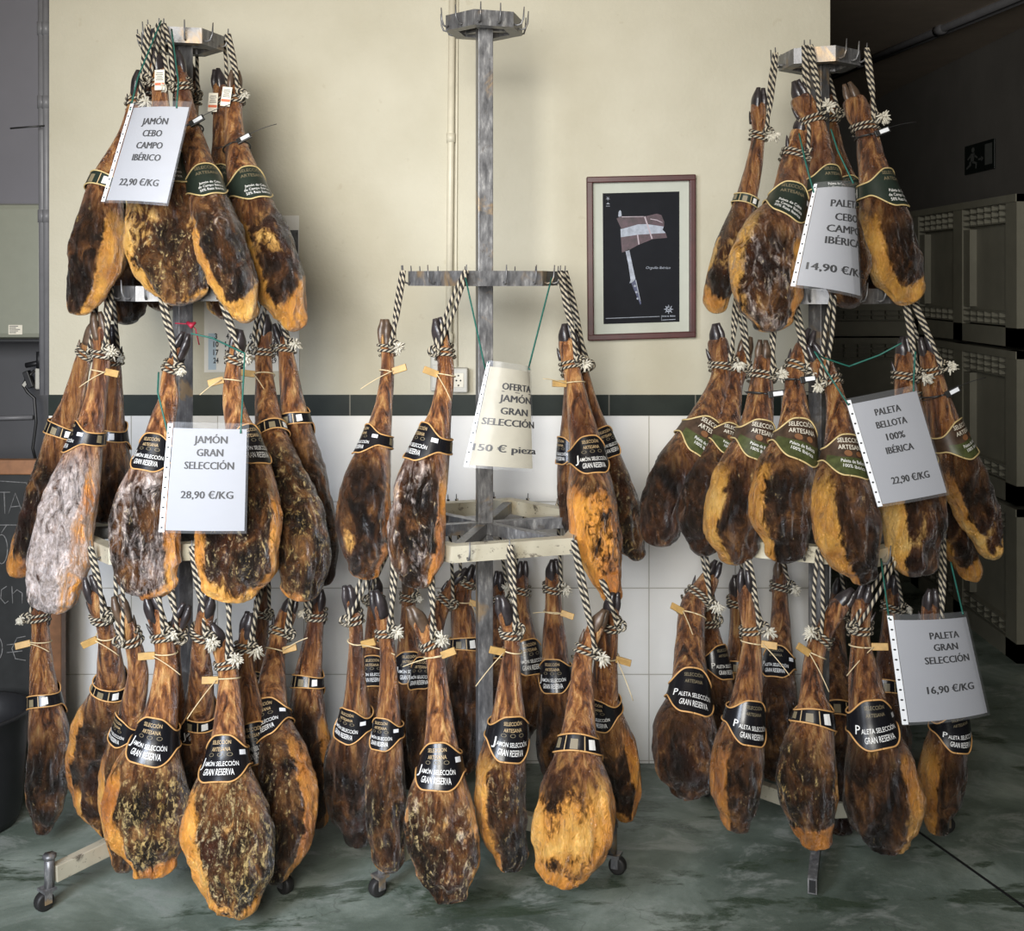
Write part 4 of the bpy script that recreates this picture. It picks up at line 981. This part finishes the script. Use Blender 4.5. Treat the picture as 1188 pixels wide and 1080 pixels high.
ham('C', 2, 478, 1, .10, 'J', 5, (.0, .0, .2, .0), .1, .0, .55, '', 4, [(436, 668), (436, 690, 16), (434, 716, 17), (433, 745, 22), (432, 778, 32), (432, 830, 46), (434, 880, 48), (436, 915, 36), (438, 940)], 'dark ham deep between the two leftmost on the middle rack bottom', 1.2)
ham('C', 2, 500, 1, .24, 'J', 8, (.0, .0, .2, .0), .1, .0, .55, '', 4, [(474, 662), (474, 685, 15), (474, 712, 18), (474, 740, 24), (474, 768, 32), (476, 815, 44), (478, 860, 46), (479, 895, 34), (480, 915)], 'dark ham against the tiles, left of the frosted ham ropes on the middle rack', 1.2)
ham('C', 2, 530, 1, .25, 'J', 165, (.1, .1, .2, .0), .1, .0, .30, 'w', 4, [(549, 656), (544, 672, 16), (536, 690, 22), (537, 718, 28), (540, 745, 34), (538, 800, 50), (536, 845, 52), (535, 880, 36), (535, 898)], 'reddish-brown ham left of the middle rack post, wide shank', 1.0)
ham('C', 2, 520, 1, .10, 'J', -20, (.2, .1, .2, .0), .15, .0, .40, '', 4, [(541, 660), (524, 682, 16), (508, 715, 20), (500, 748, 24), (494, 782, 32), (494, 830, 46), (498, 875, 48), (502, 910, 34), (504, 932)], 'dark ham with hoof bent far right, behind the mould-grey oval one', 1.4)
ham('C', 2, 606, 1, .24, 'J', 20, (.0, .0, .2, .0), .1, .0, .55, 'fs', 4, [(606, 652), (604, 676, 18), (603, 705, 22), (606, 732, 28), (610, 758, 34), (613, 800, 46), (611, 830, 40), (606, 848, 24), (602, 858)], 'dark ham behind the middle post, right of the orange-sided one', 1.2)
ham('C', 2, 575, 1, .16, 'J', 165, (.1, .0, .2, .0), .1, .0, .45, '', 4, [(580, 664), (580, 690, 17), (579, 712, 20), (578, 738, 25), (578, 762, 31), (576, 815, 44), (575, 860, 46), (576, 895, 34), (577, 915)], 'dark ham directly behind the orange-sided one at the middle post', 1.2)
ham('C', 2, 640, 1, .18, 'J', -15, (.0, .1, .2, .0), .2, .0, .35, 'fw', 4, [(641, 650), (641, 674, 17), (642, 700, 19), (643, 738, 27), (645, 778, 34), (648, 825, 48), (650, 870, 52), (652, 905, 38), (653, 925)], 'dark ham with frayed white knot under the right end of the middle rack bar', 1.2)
# ---- right rack, top tier
ham('R', 0, 912, -1, -.02, 'D', 170, (.3, .35, .9, .0), .2, .0, .30, 'f', 4, [(881, 104), (880, 130, 18), (880, 156, 15), (874, 195, 20), (865, 233, 25), (851, 280, 36), (840, 318, 38), (832, 345, 30), (829, 364)], 'slim dark ham with yellow tip, leftmost at the top of the right rack', 1.9)
ham('R', 0, 932, -1, -.22, 'D', -5, (.55, .75, .15, .0), .45, .55, .1, 's', 3, [(930, 134), (927, 162, 24), (921, 195, 34), (913, 238, 44), (896, 275, 74), (888, 312, 84), (892, 350, 78), (896, 372, 48), (898, 385)], 'broad round grey-faced ham left of the 14,90 sign')
ham('R', 0, 938, -1, -.20, 'D', 25, (.3, .2, .3, .0), .3, .0, .2, 'f', 4, [(922, 96), (932, 120, 27), (946, 146, 24), (953, 180, 28), (957, 214, 38), (967, 268, 62), (976, 305, 66), (984, 335, 44), (988, 358)], 'ham hanging behind the 14,90 sign with cloven hoof turned left', 1.6)
ham('R', 0, 1004, -1, -.16, 'D', 40, (.95, .0, .85, .0), .2, .0, .35, 'fk', 4, [(984, 98), (995, 128, 29), (1005, 152, 25), (1011, 185, 31), (1019, 222, 44), (1029, 268, 62), (1040, 308, 62), (1052, 335, 42), (1061, 351)], 'ham with pale yellow left side, rightmost at the top of the right rack', 1.7)
ham('R', 0, 960, 1, .05, 'D', 0, (.0, .0, .2, .0), .1, .0, .5, '', 4, [(954, 92), (958, 120, 19), (963, 150, 20), (972, 190, 26), (982, 225, 36), (992, 275, 50), (998, 310, 52), (1003, 338, 38), (1006, 352)], 'dark ham hidden behind the 14,90 sign beside the post of the right rack')
# ---- right rack, middle tier
ham('R', 1, 850, -1, -.10, 'B', 15, (.0, .0, .1, .0), .1, .0, .40, 'f', 4, [(829, 377), (834, 405, 25), (837, 432, 23), (829, 465, 33), (809, 506, 44), (787, 548, 58), (772, 588, 60), (766, 615, 44), (764, 634)], 'plain black-brown ham, leftmost on the middle tier of the right rack', 1.6)
ham('R', 1, 868, -1, -.14, 'B', 20, (.0, .1, .5, .0), .2, .0, .35, 'f', 4, [(868, 392), (862, 415, 19), (853, 442, 20), (846, 475, 27), (838, 512, 37), (820, 560, 50), (810, 598, 52), (818, 625, 38), (828, 641)], 'dark ham second from the left on the middle tier of the right rack', 1.4)
ham('R', 1, 895, -1, -.22, 'B', 12, (.75, .0, .5, .0), .25, .0, .25, 'fk', 4, [(886, 396), (885, 425, 22), (883, 450, 28), (880, 478, 34), (875, 508, 43), (858, 560, 64), (851, 605, 70), (856, 635, 50), (862, 653)], 'dark ham with orange left streak, third on the middle tier of the right rack', 1.3)
ham('R', 1, 915, -1, -.30, 'B', 5, (.7, .1, .6, .05), .3, .0, .15, 'fk', 4, [(940, 384), (930, 410, 22), (922, 434, 22), (922, 468, 29), (922, 512, 48), (910, 556, 74), (907, 595, 76), (911, 630, 52), (914, 653)], 'ham with glossy brown shank left of the right rack post', 1.6)
ham('R', 1, 958, -1, -.34, 'B', 12, (.95, .05, .5, .0), .25, .0, .2, 'f', 4, [(941, 400), (954, 425, 26), (966, 450, 21), (973, 485, 29), (977, 530, 46), (976, 575, 74), (983, 615, 80), (992, 645, 62), (1000, 665, 36), (1004, 677)], 'ham with pale yellow left flank, left of the 22,90 bellota sign', 1.6)
ham('R', 1, 1040, -1, -.26, 'B', 0, (.85, .1, .4, .0), .2, .0, .2, 'f', 4, [(1047, 392), (1049, 420, 22), (1051, 455, 26), (1054, 490, 32), (1056, 520, 46), (1060, 565, 70), (1060, 605, 76), (1060, 640, 62), (1058, 669)], 'ham hanging behind the tilted 22,90 sign of the right rack', 1.4)
ham('R', 1, 1055, -1, -.10, 'B', 45, (.75, .1, .7, .0), .2, .0, .25, 'fk', 4, [(1071, 392), (1077, 415, 20), (1084, 450, 28), (1091, 478, 34), (1100, 508, 42), (1119, 558, 52), (1135, 600, 48), (1148, 630, 30), (1156, 648)], 'ham with yellow patches right of the tilted 22,90 sign', 1.3)
ham('R', 1, 1045, 1, .06, 'B', 30, (.6, .1, .8, .0), .2, .0, .3, '', 4, [(1062, 412), (1066, 435, 18), (1071, 465, 24), (1076, 495, 30), (1082, 525, 38), (1094, 580, 48), (1108, 622, 44), (1122, 652, 30), (1134, 674)], 'ham with yellow tip peeping out below the tilted 22,90 sign')
# ---- right rack, bottom tier
ham('R', 2, 800, -1, -.14, 'P', 0, (.1, .0, .1, .0), .15, .0, .35, 'fW', 4, [(832, 652), (820, 678, 24), (804, 705, 30), (801, 745, 34), (800, 803, 46), (795, 850, 76), (797, 885, 78), (799, 912, 50), (800, 925)], 'dark round ham with gnarled black hoof, leftmost on the right rack bottom', 1.5)
ham('R', 2, 812, 1, .06, 'P', 40, (.0, .1, .1, .0), .1, .0, .45, '', 3, [(812, 686), (818, 715, 22), (822, 735, 26), (827, 766, 34), (829, 820, 50), (826, 865, 52), (822, 895, 38), (820, 915)], 'dark ham behind the leftmost one on the right rack bottom', 1.2)
ham('R', 2, 862, -1, -.28, 'P', 14, (.85, .0, .3, .0), .3, .0, .2, 'fw', 4, [(864, 662), (866, 698, 20), (872, 734, 21), (870, 778, 28), (864, 830, 42), (856, 878, 60), (854, 915, 58), (854, 945, 36), (852, 964)], 'ham with orange left flank and black ankle, between the wall tiles and right rack post', 1.8)
ham('R', 2, 905, 1, .16, 'P', -30, (.0, .0, .1, .0), .1, .0, .45, 'fs', 4, [(905, 650), (905, 672, 17), (905, 700, 19), (905, 735, 25), (904, 768, 33), (902, 815, 44), (899, 855, 44), (897, 885, 32), (896, 905)], 'dark slim ham against the tiles left of the right rack post', 1.2)
ham('R', 2, 938, -1, -.38, 'P', 160, (.3, .5, .95, .05), .5, .1, .1, 'fW', 4, [(988, 684), (968, 712, 22), (948, 750, 22), (942, 790, 24), (944, 832, 44), (937, 880, 64), (938, 920, 70), (943, 952, 56), (947, 972, 36), (948, 986)], 'ham with yellow mottled end, front of the right rack above the open leg tube', 1.7)
ham('R', 2, 1018, -1, -.34, 'P', 2, (.0, .9, .25, .0), .2, .05, .3, 'ws', 4, [(1006, 678), (1000, 706, 24), (998, 738, 22), (1003, 782, 36), (1009, 832, 48), (1020, 885, 80), (1026, 930, 95), (1030, 965, 72), (1032, 980, 44), (1033, 989)], 'broad dark ham with orange right shoulder, left of the 16,90 sign', 1.6)
ham('R', 2, 1085, -1, -.14, 'P', 15, (.8, .1, .3, .05), .2, .0, .25, '', 4, [(1080, 684), (1079, 712, 20), (1081, 745, 24), (1088, 785, 30), (1102, 838, 40), (1094, 885, 50), (1090, 925, 46), (1088, 950, 30), (1087, 968)], 'ham hanging behind the 16,90 sign, rightmost on the right rack', 1.3)
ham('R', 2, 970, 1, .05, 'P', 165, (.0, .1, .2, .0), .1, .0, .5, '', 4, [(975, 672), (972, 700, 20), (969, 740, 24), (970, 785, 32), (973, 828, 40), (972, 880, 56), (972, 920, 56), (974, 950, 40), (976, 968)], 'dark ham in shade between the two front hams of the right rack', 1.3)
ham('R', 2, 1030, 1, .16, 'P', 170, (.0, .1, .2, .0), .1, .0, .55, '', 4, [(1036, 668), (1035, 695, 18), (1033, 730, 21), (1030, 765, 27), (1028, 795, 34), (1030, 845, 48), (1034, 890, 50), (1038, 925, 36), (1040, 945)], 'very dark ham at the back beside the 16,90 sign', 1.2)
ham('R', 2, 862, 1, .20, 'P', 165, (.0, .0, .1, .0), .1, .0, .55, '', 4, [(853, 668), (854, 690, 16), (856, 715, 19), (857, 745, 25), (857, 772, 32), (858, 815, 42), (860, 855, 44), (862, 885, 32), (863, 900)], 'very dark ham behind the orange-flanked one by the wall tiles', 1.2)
# ------------------------------------------------------------------ racks, built after the hams so every rope has its hook
RLAB = {'L': 'steel ham rack on the left, three hexagonal tiers full of hams', 'C': 'steel ham rack in the middle with a bare top ring', 'R': 'steel ham rack on the right in front of the dark corridor'}
LEGS = {'L': [(-.225, -.285), (.295, -.215), (.06, .30)], 'C': [(-.235, -.225), (.315, -.13), (.02, .32)], 'R': [(-.085, -.255), (.34, .07), (-.23, .27)]}
for rk in 'LCR':
    r = RACK[rk]; hub = Vector((r['x'], r['y'], 0))
    root = empty('ham_rack', hub, RLAB[rk], 'rack', 'steel ham racks')
    a = radians(r['post']); ux = Vector((cos(a), sin(a), 0)); uy = Vector((-sin(a), cos(a), 0)); zt = r['z'][0]+.01
    MB().obox(hub+Vector((0, 0, (zt+.07)/2)), ux*.020, uy*.020, Vector((0, 0, (zt-.07)/2)), 0, .002).build('post', M['steel'], root)
    for t in range(3):
        vs = hexv(rk, t); H = RHT[t]; mb = MB(); th = .012; c = Vector((r['x'], r['y'], r['z'][t]))
        outer = vs; inner = [c+(v-c)*(1-.030/(RR[t]*.866)) for v in vs]
        lo, hi = Vector((0, 0, -H/2)), Vector((0, 0, H/2))
        allv = [v+hi for v in outer]+[v+lo for v in outer]+[v+hi for v in inner]+[v+lo for v in inner]; fs = []
        for k in range(6):
            k2 = (k+1) % 6
            fs += [(6+k, 6+k2, k2, k), (12+k, 12+k2, 18+k2, 18+k), (k, k2, 12+k2, 12+k), (18+k, 18+k2, 6+k2, 6+k)]
        mb.add(allv, fs)
        ring = mb.build(('top_ring', 'middle_ring', 'bottom_ring')[t], M['steel'] if t < 2 else M['cream_steel'], root)
        for k in range(6):
            d = (vs[k]-c).normalized(); mid = (vs[k]+vs[(k+1) % 6])/2
            if t < 2 and k % 2: continue
            MB().bar(c+d*.018, c+d*(RR[t]-.024), .024 if t else .02, H*.72, Vector((0, 0, 1))).build('spoke', M['steel'], ring)
        # spare hooks plus the ones the ropes hang from
        hk = list(HOOKS[(rk, t)])
        for k in range(6):
            for f in ((.12, .5, .88) if t else (.1, .6)):
                p = vs[k].lerp(vs[(k+1) % 6], f); o = ((vs[k]+vs[(k+1) % 6])/2-c).normalized()
                if all((p-q[0]).length > .028 for q in hk): hk.append((p, o))
        for p, o in hk:
            z = Vector((0, 0, 1))
            pts = [p+o*.000-z*.010, p+o*.008-z*.013, p+o*.018-z*.010, p+o*.024+z*.004, p+o*.026+z*.034]
            MB().tube(pts, [.0026, .0026, .0026, .0024, .0014], 6).build('hook', M['steel'], ring)
    for lx, ly in LEGS[rk]:
        d = Vector((lx, ly, 0)); L = d.length; u = d.normalized(); sd = Vector((-u.y, u.x, 0))
        p = hub+u*.02+Vector((0, 0, .095)); q = hub+u*L+Vector((0, 0, .078))
        lm = MB(); openend = (rk == 'R' and ly < -.2)
        if openend:
            q.z = .03; p.z = .06
            lm.obox((p+q)/2, (q-p)/2, sd*.011, Vector((0, 0, .019)))
            lg = lm.build('leg', M['steel'], root)
            MB().obox(q+u*.0015, u*.001, sd*.0075, Vector((0, 0, .0145))).build('open_tube_end', M['bin_dark'], lg)
            continue
        lm.bar(p, q, .026, .040, Vector((0, 0, 1)), 0, .002)
        lg = lm.build('leg', M['cream_steel'], root)
        ca = MB(); e0 = hub+u*(L+.012)
        ca.tube([e0+Vector((0, 0, .125)), e0+Vector((0, 0, .045))], .012, 10); ca.tube([e0+Vector((0, 0, .128)), e0+Vector((0, 0, .118))], .016, 6)
        ca.obox(e0+Vector((0, 0, .048))+u*.006, u*.016, sd*.017, Vector((0, 0, .003)))
        for sg in (-1, 1): ca.obox(e0+sd*sg*.014+Vector((0, 0, .034))+u*.010, u*.009, sd*.0015, Vector((0, 0, .016)))
        cs = ca.build('caster_fork', M['steel'], lg)
        wh = MB(); cw = e0+u*.014+Vector((0, 0, .0225))
        wh.loft([[cw+sd*w_+u*rr*cos(2*pi*k/18)+Vector((0, 0, 1))*rr*sin(2*pi*k/18) for k in range(18)] for w_, rr in ((-.011, .016), (-.010, .021), (-.005, .0225), (.005, .0225), (.010, .021), (.011, .016))])
        wh.build('caster', M['rubber'], lg)

# ------------------------------------------------------------------ price signs in plastic sleeves
def price_sign(label, corners, depths, a0, a1, lines, cords, mat, curl=0):
    """corners (TL, TR, BR, BL) as seen, a0 to a1 = degrees the sheet bends through from its left to its right edge"""
    TL, TR, BR, BL = [PX(c[0], c[1], d) for c, d in zip(corners, depths)]
    W = (TR-TL).length; s0, s1 = sin(radians(a0)), sin(radians(a1)); R = W/(s1-s0)
    zbase = (cos(radians(a0))+cos(radians(a1)))/2
    upv = (TL-BL).normalized(); acr = (TR-TL).normalized(); nrm = upv.cross(acr).normalized()
    if nrm.y > 0: nrm = -nrm
    def P(u, v, off=0.0):
        a = radians(lerp(a0, a1, u)); f = (sin(a)-s0)/(s1-s0)
        p = TL.lerp(TR, f).lerp(BL.lerp(BR, f), v)
        n2 = (nrm*cos(a)+acr*sin(a)).normalized()
        bow = curl*sin(pi*u)*v*v
        return p+nrm*(R*(cos(a)-max(cos(radians(a0)), cos(radians(a1))))+bow)+n2*off
    root = empty('price_sign', P(.5, 1), label, 'sign', 'price signs in plastic sleeves')
    def surf(u0, u1, v0, v1, off, nu=56, nv=12):
        return [[P(lerp(u0, u1, i/nu), lerp(v0, v1, j/nv), off) for i in range(nu+1)] for j in range(nv+1)]
    ul, vt = .075, .055
    for nm_, args, mt in (('paper_sheet', (ul, .975, vt, .975), mat),):
        mb = MB(); f = surf(*args, .0005); b = surf(*args, -.0005); mb.grid(f); mb.grid(b)
        mb.build(nm_, mt, root)
    mb = MB(); mb.grid(surf(0, 1, 0, 1, .0022)); mb.grid(surf(0, 1, 0, 1, -.0022)); slv = mb.build('plastic_sleeve', M['sleeve'], root)
    st = MB(); st.grid(surf(.004, ul-.008, .015, .99, .003, 3, 10)); st.build('punched_strip', M['sticker'], slv)
    hl = MB(); n = 11
    for i in range(n):
        v = lerp(.05, .95, i/(n-1)); du, dv = .016, .0085
        hl.add([P(.035+du*cos(k*pi/5), v+dv*sin(k*pi/5), .0036) for k in range(10)], [list(range(10))])
    hl.build('punch_hole', M['ink_black'], slv)
    Hs = (TL-BL).length; Ws = W*radians(a1-a0)/(s1-s0)
    for ln in lines:
        lt = MB(); txt, x, y, h = ln[:4]; wd = ln[4]; bold = 0
        cu, cv = inv(corners, x, y)
        f = cu; au = math.degrees(math.asin(max(-1, min(1, s0+f*(s1-s0))))); u_c = (au-a0)/(a1-a0)
        if len(ln) > 5: u_c = ln[5]
        hv = h/FPX*depths[0]/Hs; wu = wd/FPX*depths[0]/Ws
        for bx_ in (-.42, 0, .42): add_text(lt, txt, lambda u, v: P(u_c+u*wu+bx_/FPX*depths[0]/Ws, cv+hv/2-v*hv, .0014), 0, 0, bold)
        if txt == 'OFERTA':
            lt.add([P(u_c-wu/2, cv+hv*.72, .0014), P(u_c, cv+hv*.72, .0014), P(u_c+wu/2, cv+hv*.72, .0014), P(u_c+wu/2, cv+hv*.82, .0014), P(u_c, cv+hv*.82, .0014), P(u_c-wu/2, cv+hv*.82, .0014)], [(0, 1, 4, 5), (1, 2, 3, 4)])
        lt.build('price_lettering' if '€' in txt else 'lettering', M['ink_black'], root)
    for cd in cords:
        pts = []
        for c in cd: pts.append(P(*c[1:], .004) if c[0] == 'p' else PX(*c))
        fine = []
        for i in range(len(pts)-1):
            for k in range(6): fine.append(pts[i].lerp(pts[i+1], k/6))
        fine.append(pts[-1])
        MB().tube(fine, .0021, 6).build('hanging_cord', M['cord'], root)
    return root, P
def inv(c, x, y):
    (x0, y0), (x1, y1), (x2, y2), (x3, y3) = c; u = v = .5
    for _ in range(30):
        px = (x0*(1-u)+x1*u)*(1-v)+(x3*(1-u)+x2*u)*v-x; py = (y0*(1-u)+y1*u)*(1-v)+(y3*(1-u)+y2*u)*v-y
        a = (x1-x0)*(1-v)+(x2-x3)*v; b = (x3-x0)*(1-u)+(x2-x1)*u; c_ = (y1-y0)*(1-v)+(y2-y3)*v; d = (y3-y0)*(1-u)+(y2-y1)*u
        det = a*d-b*c_; u -= (px*d-py*b)/det; v -= (py*a-px*c_)/det
    return u, v
price_sign('white sign reading Jamón Cebo Campo Ibérico 22,90 on the left rack top', [(152, 119), (223, 118), (195, 239), (117, 235)], (2.66, 2.63, 2.60, 2.62), -14, 12,
    [('JAMÓN', 182, 142, 8.2, 31), ('CEBO', 179, 156, 8.2, 23), ('CAMPO', 175.5, 170, 8.2, 31), ('IBÉRICO', 172, 184, 8.2, 33), ('22,90 €/KG', 163, 212.5, 8.4, 45)],
    [[('p', .04, .08), (160, 90, 2.72), (187, 24, 2.86)], [('p', .80, .07), (207, 95, 2.68), (199, 34, 2.86)]], M['paper'])
price_sign('white sign reading Jamón Gran Selección 28,90 on the left rack middle tier', [(195, 489), (289, 491), (286, 619), (184, 618)], (2.56, 2.58, 2.57, 2.55), -8, 8,
    [('JAMÓN', 245, 509.5, 9, 37), ('GRAN', 244, 524.5, 9, 29), ('SELECCIÓN', 243, 539.5, 9, 54), ('28,90 €/KG', 240.5, 573.5, 9, 56)],
    [[('p', .02, .10), (194, 500, 2.60), (183, 455, 2.62), (184, 432, 2.66)], [('p', .90, .09), (281, 470, 2.60), (284, 410, 2.68), (246, 392, 2.74), (222, 387, 2.74)]], M['paper'])
price_sign('curled yellowed sign reading Oferta Jamón Gran Selección 150 on the middle rack', [(566, 418), (616, 425), (620, 547), (538, 542)], (2.60, 2.62, 2.58, 2.56), -34, 42,
    [('OFERTA', 599.5, 450, 8.4, 33, .67), ('JAMÓN', 597, 463.5, 8.4, 34, .66), ('GRAN', 596, 478, 8.4, 27, .64), ('SELECCIÓN', 591.5, 491, 8.4, 50, .58), ('150 € pieza', 588, 521, 8.4, 54, .56)],
    [[('p', .04, .02), (563, 428, 2.62), (540, 322, 2.77)], [('p', .93, .03), (613, 428, 2.64), (640, 322, 2.80)]], M['paper_aged'])
price_sign('curled white sign reading Paleta Cebo Campo Ibérica 14,90 on the right rack top', [(945, 212), (992, 211), (1000, 347), (917, 333)], (2.64, 2.66, 2.62, 2.60), -42, 44,
    [('PALETA', 985, 238, 8.6, 38, .72), ('CEBO', 982, 254, 8.6, 28, .73), ('CAMPO', 979, 268, 8.6, 38, .70), ('IBÉRICA', 977, 282, 8.6, 37, .69), ('14,90 €/KG', 970, 314, 8.8, 52, .62)],
    [[('p', .04, .10), (935, 190, 2.66), (927, 155, 2.72)], [('p', .86, .02), (972, 175, 2.68), (964, 150, 2.72)]], M['paper'])
price_sign('tilted white sign reading Paleta Bellota 22,90 on the right rack middle tier', [(980, 463), (1063, 446), (1101, 574), (1018, 589)], (2.60, 2.62, 2.60, 2.58), -10, 10,
    [('PALETA', 1028, 475.5, 8.2, 31), ('BELLOTA', 1032.5, 490, 8.2, 37), ('100%', 1037, 505, 8.2, 22), ('IBÉRICA', 1042, 520, 8.2, 33), ('22,90 €/KG', 1054.5, 553.5, 8.4, 46)],
    [[('p', .02, .06), (965, 440, 2.60), (945, 408, 2.62), (955, 415, 2.66), (985, 425, 2.68), (1020, 412, 2.68), (1046, 398, 2.67)], [('p', .92, .05), (1060, 440, 2.64), (1062, 408, 2.66)]], M['paper'])
price_sign('white sign reading Paleta Gran Selección 16,90 on the right rack bottom tier', [(1031, 713), (1121, 709), (1148, 829), (1049, 843)], (2.58, 2.62, 2.60, 2.56), -22, 16,
    [('PALETA', 1092, 735.5, 8.4, 37), ('GRAN', 1093.5, 749, 8.4, 30), ('SELECCIÓN', 1096, 763.5, 8.6, 55), ('16,90 €/KG', 1100, 797, 8.8, 56)],
    [[('p', .02, .04), (1029, 700, 2.62), (1022, 648, 2.70)], [('p', .92, .02), (1112, 690, 2.66), (1103, 652, 2.74)]], M['paper'])
# red ribbon on the left post
o = MB().tube([PX(203, 375, 2.94), PX(222, 376, 2.95), PX(227, 382, 2.95), PX(231, 400, 2.96)], .0016, 5).tube([PX(217, 374, 2.945), PX(222, 378, 2.94), PX(227, 374, 2.945)], [.004, .009, .003], 8).build('ribbon', M['red_ribbon'], None, PX(222, 378, 2.94))
tag(o, 'small red ribbon tied to the left rack post', 'ribbon')
